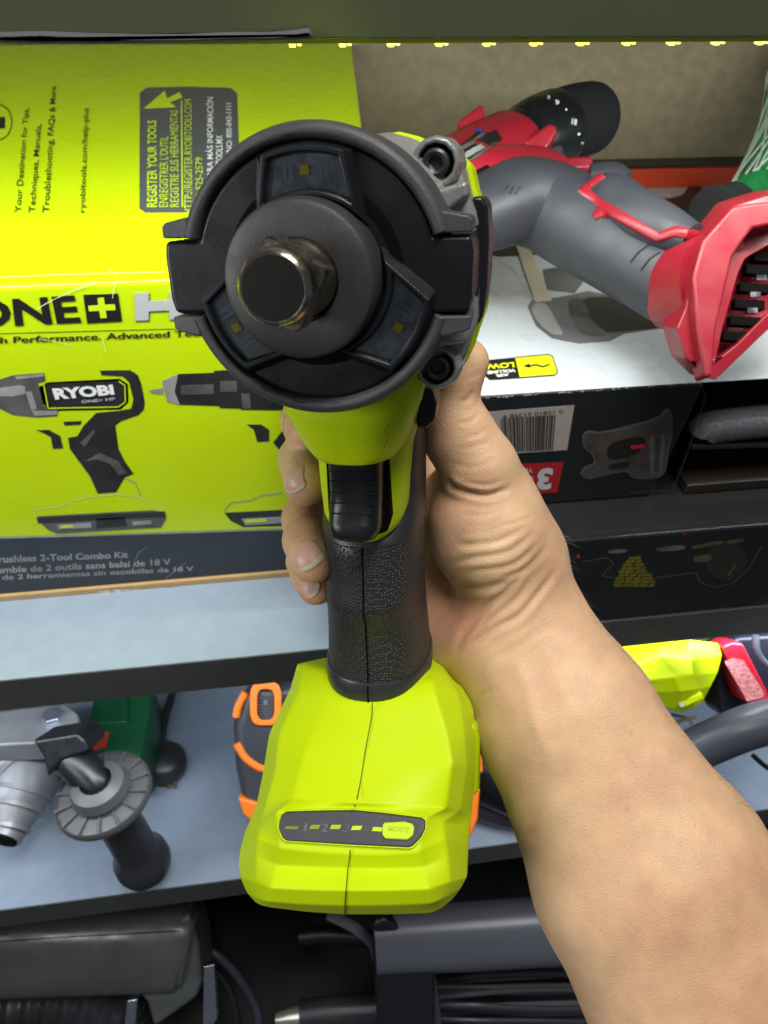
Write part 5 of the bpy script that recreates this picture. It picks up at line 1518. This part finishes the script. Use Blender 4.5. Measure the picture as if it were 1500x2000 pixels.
# normals
def vnorm(P_, Q_):
    n_ = np.cross(P_[Q_[:, 2]] - P_[Q_[:, 0]], P_[Q_[:, 3]] - P_[Q_[:, 1]])
    N_ = np.zeros_like(P_)
    for i in range(4): np.add.at(N_, Q_[:, i], n_)
    return N_ / (np.linalg.norm(N_, axis=1)[:, None] + 1e-9)
Nn = vnorm(Pn, Qn)
sx_, sy_ = 750 - FP * Pn[:, 0] / Pn[:, 2], 1000 + FP * Pn[:, 1] / Pn[:, 2]
facing = np.clip((-(Nn * Pn).sum(1) / np.linalg.norm(Pn, axis=1)) * 1.6, 0, 1)
dist_mm = -Pn[:, 2]
disp = np.zeros(len(Pn))
CRE = [  # (polyline px, depth mm, half width px)
    ([(888, 1291), (930, 1255), (975, 1222), (1016, 1200), (1060, 1150), (1092, 1105)], 1.5, 6),
    ([(886, 1284), (905, 1240), (940, 1195), (985, 1160), (1030, 1112)], 1.2, 7),
    ([(925, 1255), (962, 1210), (1010, 1165), (1050, 1110)], 0.7, 6),
    ([(950, 1305), (1010, 1262), (1080, 1222)], 0.4, 7),
    ([(905, 1385), (940, 1362), (970, 1340)], 0.4, 5),
    ([(838, 1082), (858, 1122), (890, 1142), (930, 1150), (975, 1142), (1003, 1120)], 1.8, 7),
    ([(868, 932), (889, 953), (926, 966), (960, 965), (1004, 950)], 2.2, 6),
    ([(900, 940), (940, 948), (985, 938)], 0.5, 4),
    ([(889, 1060), (925, 1064), (970, 1058), (1036, 1024)], 0.9, 6),
    ([(878, 1102), (933, 1089), (998, 1074), (1051, 1036)], 0.9, 6),
    ([(976, 1027), (1020, 1018), (1040, 1004)], 0.5, 4),
    ([(905, 1118), (960, 1112), (1012, 1096), (1058, 1058)], 0.8, 5),
    ([(985, 1132), (1030, 1108), (1072, 1066)], 0.9, 6),
    ([(900, 1002), (935, 1008), (980, 996)], 0.35, 4),
    ([(904, 858), (937, 846), (955, 836)], 0.5, 4),
    ([(890, 830), (920, 822), (938, 806)], 0.5, 4),
    ([(895, 876), (930, 872), (965, 858)], 0.35, 5),
    ([(900, 790), (915, 778), (924, 764)], 0.9, 5),
    ([(905, 742), (925, 735), (940, 726)], 0.3, 4),
    ([(880, 905), (920, 912), (980, 895)], 0.3, 5),
    ([(555, 975), (580, 985), (610, 985)], 0.3, 5),
    ([(940, 1190), (990, 1150), (1020, 1130)], 0.4, 5),
]
rr = np.random.RandomState(3)
for L, dp, hw in CRE:
    L = np.array(spline(L, 6))
    L[:, 1] += 1.5 * np.sin(np.linspace(0, 9, len(L)) + rr.rand() * 6)
    dmin = np.full(len(Pn), 1e9); tt = np.zeros(len(Pn))
    for i in range(len(L) - 1):
        a1, b1 = L[i], L[i + 1]
        ab = b1 - a1
        t_ = np.clip(((sx_ - a1[0]) * ab[0] + (sy_ - a1[1]) * ab[1]) / (ab @ ab), 0, 1)
        d_ = np.hypot(sx_ - a1[0] - t_ * ab[0], sy_ - a1[1] - t_ * ab[1])
        m_ = d_ < dmin
        dmin = np.where(m_, d_, dmin); tt = np.where(m_, (i + t_) / (len(L) - 1), tt)
    fade = np.clip(np.minimum(tt, 1 - tt) * 5, 0.0, 1)
    ok_ = (sx_ > 830) | (sx_ < 640)
    dp = dp * 0.5
    disp -= dp * fade * facing * ok_ * np.exp(-(dmin / hw) ** 2)
    disp += dp * 0.45 * fade * facing * ok_ * np.exp(-((dmin - hw * 2.1) / (hw * 1.1)) ** 2)
# tendons and veins at the wrist
for L, dp, hw in (([(985, 1270), (1025, 1330), (1050, 1420), (1090, 1520)], 0.9, 14), ([(1060, 1235), (1090, 1320), (1130, 1420)], 0.5, 16)):
    L = np.array(spline(L, 6)); dmin = np.full(len(Pn), 1e9); tt = np.zeros(len(Pn))
    for i in range(len(L) - 1):
        a1, b1 = L[i], L[i + 1]; ab = b1 - a1
        t_ = np.clip(((sx_ - a1[0]) * ab[0] + (sy_ - a1[1]) * ab[1]) / (ab @ ab), 0, 1)
        d_ = np.hypot(sx_ - a1[0] - t_ * ab[0], sy_ - a1[1] - t_ * ab[1])
        m_ = d_ < dmin; dmin = np.where(m_, d_, dmin); tt = np.where(m_, (i + t_) / (len(L) - 1), tt)
    disp += dp * np.clip(np.minimum(tt, 1 - tt) * 3, 0, 1) * facing * np.exp(-(dmin / hw) ** 2)
Pn = Pn + Nn * disp[:, None]
hand_empty = None
# skin colour attribute: redness where blood shows (fingertips, knuckles, palm hollow), paler wrist
base = np.array([0.66, 0.43, 0.25])
red = np.array([0.62, 0.27, 0.185]); pale = np.array([0.70, 0.50, 0.30]); brown = np.array([0.53, 0.30, 0.17])
def near(px, py, r_): return np.exp(-(((sx_ - px) ** 2 + (sy_ - py) ** 2) / r_ ** 2))
cr_ = np.zeros(len(Pn)); cpale = np.zeros(len(Pn)); cb_ = np.zeros(len(Pn))
for px, py, r_, w_ in ((560, 830, 45, .45), (585, 960, 45, .5), (575, 1000, 40, .5), (625, 1120, 45, .55), (620, 1170, 40, .7), (900, 1195, 62, .95), (870, 1160, 50, .6), (1088, 1120, 26, .3), (930, 760, 28, .4), (925, 945, 40, .25), (870, 980, 45, .35)):
    cr_ = np.maximum(cr_, w_ * near(px, py, r_))
cpale = 0.5 * near(930, 1060, 80) + .4 * near(590, 920, 30)
cb_ = 0.65 * np.clip((sx_ - 1150) / 350, 0, 1) * np.clip((sy_ - 1500) / 300, 0, 1)
for px, py, r_, w_ in ((1232, 1433, 6, .8), (1224, 1580, 5, 1.0)): cb_ = np.maximum(cb_, w_ * near(px, py, r_))
cr_ = np.maximum(cr_, .8 * near(1042, 1620, 12))
colr = base[None, :] * (1 - cr_[:, None]) + red[None, :] * cr_[:, None]
colr = colr * (1 - cpale[:, None]) + pale[None, :] * cpale[:, None]
colr = colr * (1 - cb_[:, None]) + brown[None, :] * cb_[:, None]

SKIN = bpy.data.materials.new('skin')
SKIN.use_nodes = True
nt = SKIN.node_tree; bs = nt.nodes['Principled BSDF']
bs.inputs['Roughness'].default_value = 0.48
bs.inputs['Specular IOR Level'].default_value = 0.42
bs.inputs['Subsurface Weight'].default_value = 0.35
bs.inputs['Subsurface Scale'].default_value = 0.0022
bs.inputs['Subsurface Radius'].default_value = (1.0, 0.36, 0.2)
at = nt.nodes.new('ShaderNodeAttribute'); at.attribute_name = 'skin_tone'
tc = nt.nodes.new('ShaderNodeTexCoord')
n1 = nt.nodes.new('ShaderNodeTexNoise'); n1.inputs['Scale'].default_value = 110; n1.inputs['Detail'].default_value = 6
n2 = nt.nodes.new('ShaderNodeTexVoronoi'); n2.inputs['Scale'].default_value = 900; n2.feature = 'DISTANCE_TO_EDGE'
n3 = nt.nodes.new('ShaderNodeTexNoise'); n3.inputs['Scale'].default_value = 1600; n3.inputs['Detail'].default_value = 4
for n_ in (n1, n2, n3): nt.links.new(tc.outputs['Object'], n_.inputs['Vector'])
mr = nt.nodes.new('ShaderNodeMapRange'); mr.inputs['From Min'].default_value = .3; mr.inputs['From Max'].default_value = .7; mr.inputs['To Min'].default_value = .90; mr.inputs['To Max'].default_value = 1.08
nt.links.new(n1.outputs['Fac'], mr.inputs['Value'])
# hair pores: small darker dots
n4 = nt.nodes.new('ShaderNodeTexVoronoi'); n4.inputs['Scale'].default_value = 520
nt.links.new(tc.outputs['Object'], n4.inputs['Vector'])
m4 = nt.nodes.new('ShaderNodeMapRange'); m4.inputs['From Min'].default_value = .10; m4.inputs['From Max'].default_value = .28; m4.inputs['To Min'].default_value = .91; m4.inputs['To Max'].default_value = 1.0
nt.links.new(n4.outputs['Distance'], m4.inputs['Value'])
mm = nt.nodes.new('ShaderNodeMath'); mm.operation = 'MULTIPLY'
nt.links.new(mr.outputs[0], mm.inputs[0]); nt.links.new(m4.outputs[0], mm.inputs[1])
n5 = nt.nodes.new('ShaderNodeTexNoise'); n5.inputs['Scale'].default_value = 38; n5.inputs['Detail'].default_value = 5
nt.links.new(tc.outputs['Object'], n5.inputs['Vector'])
m5 = nt.nodes.new('ShaderNodeMapRange'); m5.inputs['From Min'].default_value = .42; m5.inputs['From Max'].default_value = .72; m5.inputs['To Min'].default_value = 0.0; m5.inputs['To Max'].default_value = .38
nt.links.new(n5.outputs['Fac'], m5.inputs['Value'])
mx = nt.nodes.new('ShaderNodeMixRGB'); mx.inputs['Color2'].default_value = (0.55, 0.25, 0.16, 1)
nt.links.new(m5.outputs[0], mx.inputs['Fac']); nt.links.new(at.outputs['Color'], mx.inputs['Color1'])
vs = nt.nodes.new('ShaderNodeVectorMath'); vs.operation = 'SCALE'
nt.links.new(mx.outputs['Color'], vs.inputs[0]); nt.links.new(mm.outputs[0], vs.inputs['Scale'])
nt.links.new(vs.outputs[0], bs.inputs['Base Color'])
ad = nt.nodes.new('ShaderNodeMath'); ad.operation = 'ADD'
nt.links.new(n2.outputs['Distance'], ad.inputs[0]); nt.links.new(n3.outputs['Fac'], ad.inputs[1])
bp = nt.nodes.new('ShaderNodeBump'); bp.inputs['Strength'].default_value = 0.42; bp.inputs['Distance'].default_value = 0.0004
nt.links.new(ad.outputs[0], bp.inputs['Height']); nt.links.new(bp.outputs[0], bs.inputs['Normal'])
NAIL = mat('fingernail', (0.74, 0.39, 0.29), 0.38, sss=0.25, spec=0.4, var=0.06, vscale=200)
NAILW = mat('fingernail_edge', (0.70, 0.58, 0.40), 0.42, sss=0.2)

Wp = O + (Pn / 1000.0)[:, 0:1] * CR + (Pn / 1000.0)[:, 1:2] * CU - (Pn / 1000.0)[:, 2:3] * CD
me = bpy.data.meshes.new('person')
me.vertices.add(len(Wp)); me.vertices.foreach_set('co', Wp.ravel())
me.loops.add(len(Qn) * 4); me.polygons.add(len(Qn))
me.loops.foreach_set('vertex_index', Qn[:, ::1].ravel())
me.polygons.foreach_set('loop_start', np.arange(len(Qn)) * 4)
me.update(calc_edges=True); me.validate()
me.polygons.foreach_set('use_smooth', [True] * len(me.polygons))
ca = me.color_attributes.new('skin_tone', 'FLOAT_COLOR', 'POINT')
ca.data.foreach_set('color', np.concatenate([colr, np.ones((len(Pn), 1))], 1).ravel())
me.materials.append(SKIN)
person = bpy.data.objects.new('person', me)
COL.objects.link(person)
tag(person, 'bare right forearm and hand gripping the lime impact wrench from behind', 'person')

PT = BVHTree.FromPolygons([Vector(v) for v in Wp], Qn.tolist())
def nail(px, py, tdir, L, Wd, tipfrac=0.8, nbias=None, bend=1.2):
    """a nail laid on the finger where the reference shows it; tdir = growth direction in camera axes"""
    d_ = ray(px, py); h = PT.ray_cast(Vector(O), Vector(d_).normalized())
    if h[0] is None: return
    c = np.array(h[0]); wn = nrm(np.array(h[1]))
    if wn @ CD > 0: wn = -wn
    if nbias is not None: wn = nrm(wn + CR * nbias[0] + CU * nbias[1] - CD * nbias[2])
    t_ = CR * tdir[0] + CU * tdir[1] - CD * tdir[2]
    t_ = nrm(t_ - wn * (t_ @ wn)); s_ = np.cross(t_, wn)
    NU, NV = 26, 18
    V, Fc, Mi = [], [], []
    for i in range(NU + 1):
        u = -1 + 2 * i / NU
        wv = Wd * (1 - abs(u) ** 4 * (0.22 if u > 0 else 0.42))
        for j in range(NV + 1):
            v = -1 + 2 * j / NV
            ul = u * L - (v * v) * bend * (max(0, u) - max(0, -u))
            p_ = c + (t_ * ul + s_ * v * wv) / 1000 + wn * 0.012
            h_ = PT.ray_cast(Vector(p_), Vector(-wn), 0.02)
            q_ = np.array(h_[0]) if h_[0] is not None else p_ - wn * 0.0135
            e_ = 1 - max(abs(u) ** 6, abs(v) ** 6)
            V.append(q_ + wn * (0.00002 + 0.00024 * e_ + (0.0003 * max(0, u - .45))))
    V = np.array(V).reshape(NU + 1, NV + 1, 3)
    for it in range(4):
        V[1:-1, 1:-1] = V[1:-1, 1:-1] * .5 + .125 * (V[:-2, 1:-1] + V[2:, 1:-1] + V[1:-1, :-2] + V[1:-1, 2:])
    V = list(V.reshape(-1, 3))
    for i in range(NU):
        for j in range(NV):
            Fc.append((i * (NV + 1) + j, i * (NV + 1) + j + 1, (i + 1) * (NV + 1) + j + 1, (i + 1) * (NV + 1) + j))
            vj = -1 + 2 * (j + .5) / NV
            Mi.append(1 if i / NU >= tipfrac + 0.10 * (1 - vj * vj) - .05 else 0)
    o = obj('fingernail', V, Fc, None, person, mats=[NAIL, NAILW], fm=Mi, sharp=180)
    md = o.modifiers.new('thick', 'SOLIDIFY'); md.thickness = 0.0002; md.offset = 0
    return o
nail(592, 1082, (.55, -.70, .3), 5.4, 4.9, .80, (-.25, -.05, 0))
nail(566, 932, (.15, -.95, .3), 5.4, 4.2, .86, (-.5, 0, 0))
nail(599, 1148, (.70, -.55, .3), 4.0, 3.4, .78, (-.2, -.2, 0))
nail(552, 832, (.05, -.9, .4), 4.8, 3.6, .86, (-.6, 0, 0))

# fine hairs along the thumb side of the forearm
rs = np.random.RandomState(7)
cand = np.where((sx_ > 1080) & (sy_ > 1040) & (facing < 0.75) & (facing > 0.02))[0]
cand = cand[(sx_[cand] - 1080) * 1.15 > (sy_[cand] - 1180) - 60]
Wn = Nn[:, 0:1] * CR + Nn[:, 1:2] * CU - Nn[:, 2:3] * CD
b = MB()
for k in rs.choice(cand, min(150, len(cand)), replace=False):
    p_ = Wp[k]; n_ = Wn[k]
    g_ = nrm(-CU * 0.8 + CR * 0.5 + n_ * rs.uniform(.5, 1.1) + rs.randn(3) * .25)
    L_ = rs.uniform(.003, .0075)
    b.add(*tube([p_ - n_ * .0003, p_ + g_ * L_ * .5, p_ + nrm(g_ + CR * .3 - CU * .3) * L_], [.00004, .00003, .00001], 3))
b.build('arm_hair', mat('dark_hair', (0.03, 0.02, 0.015), 0.5), person)
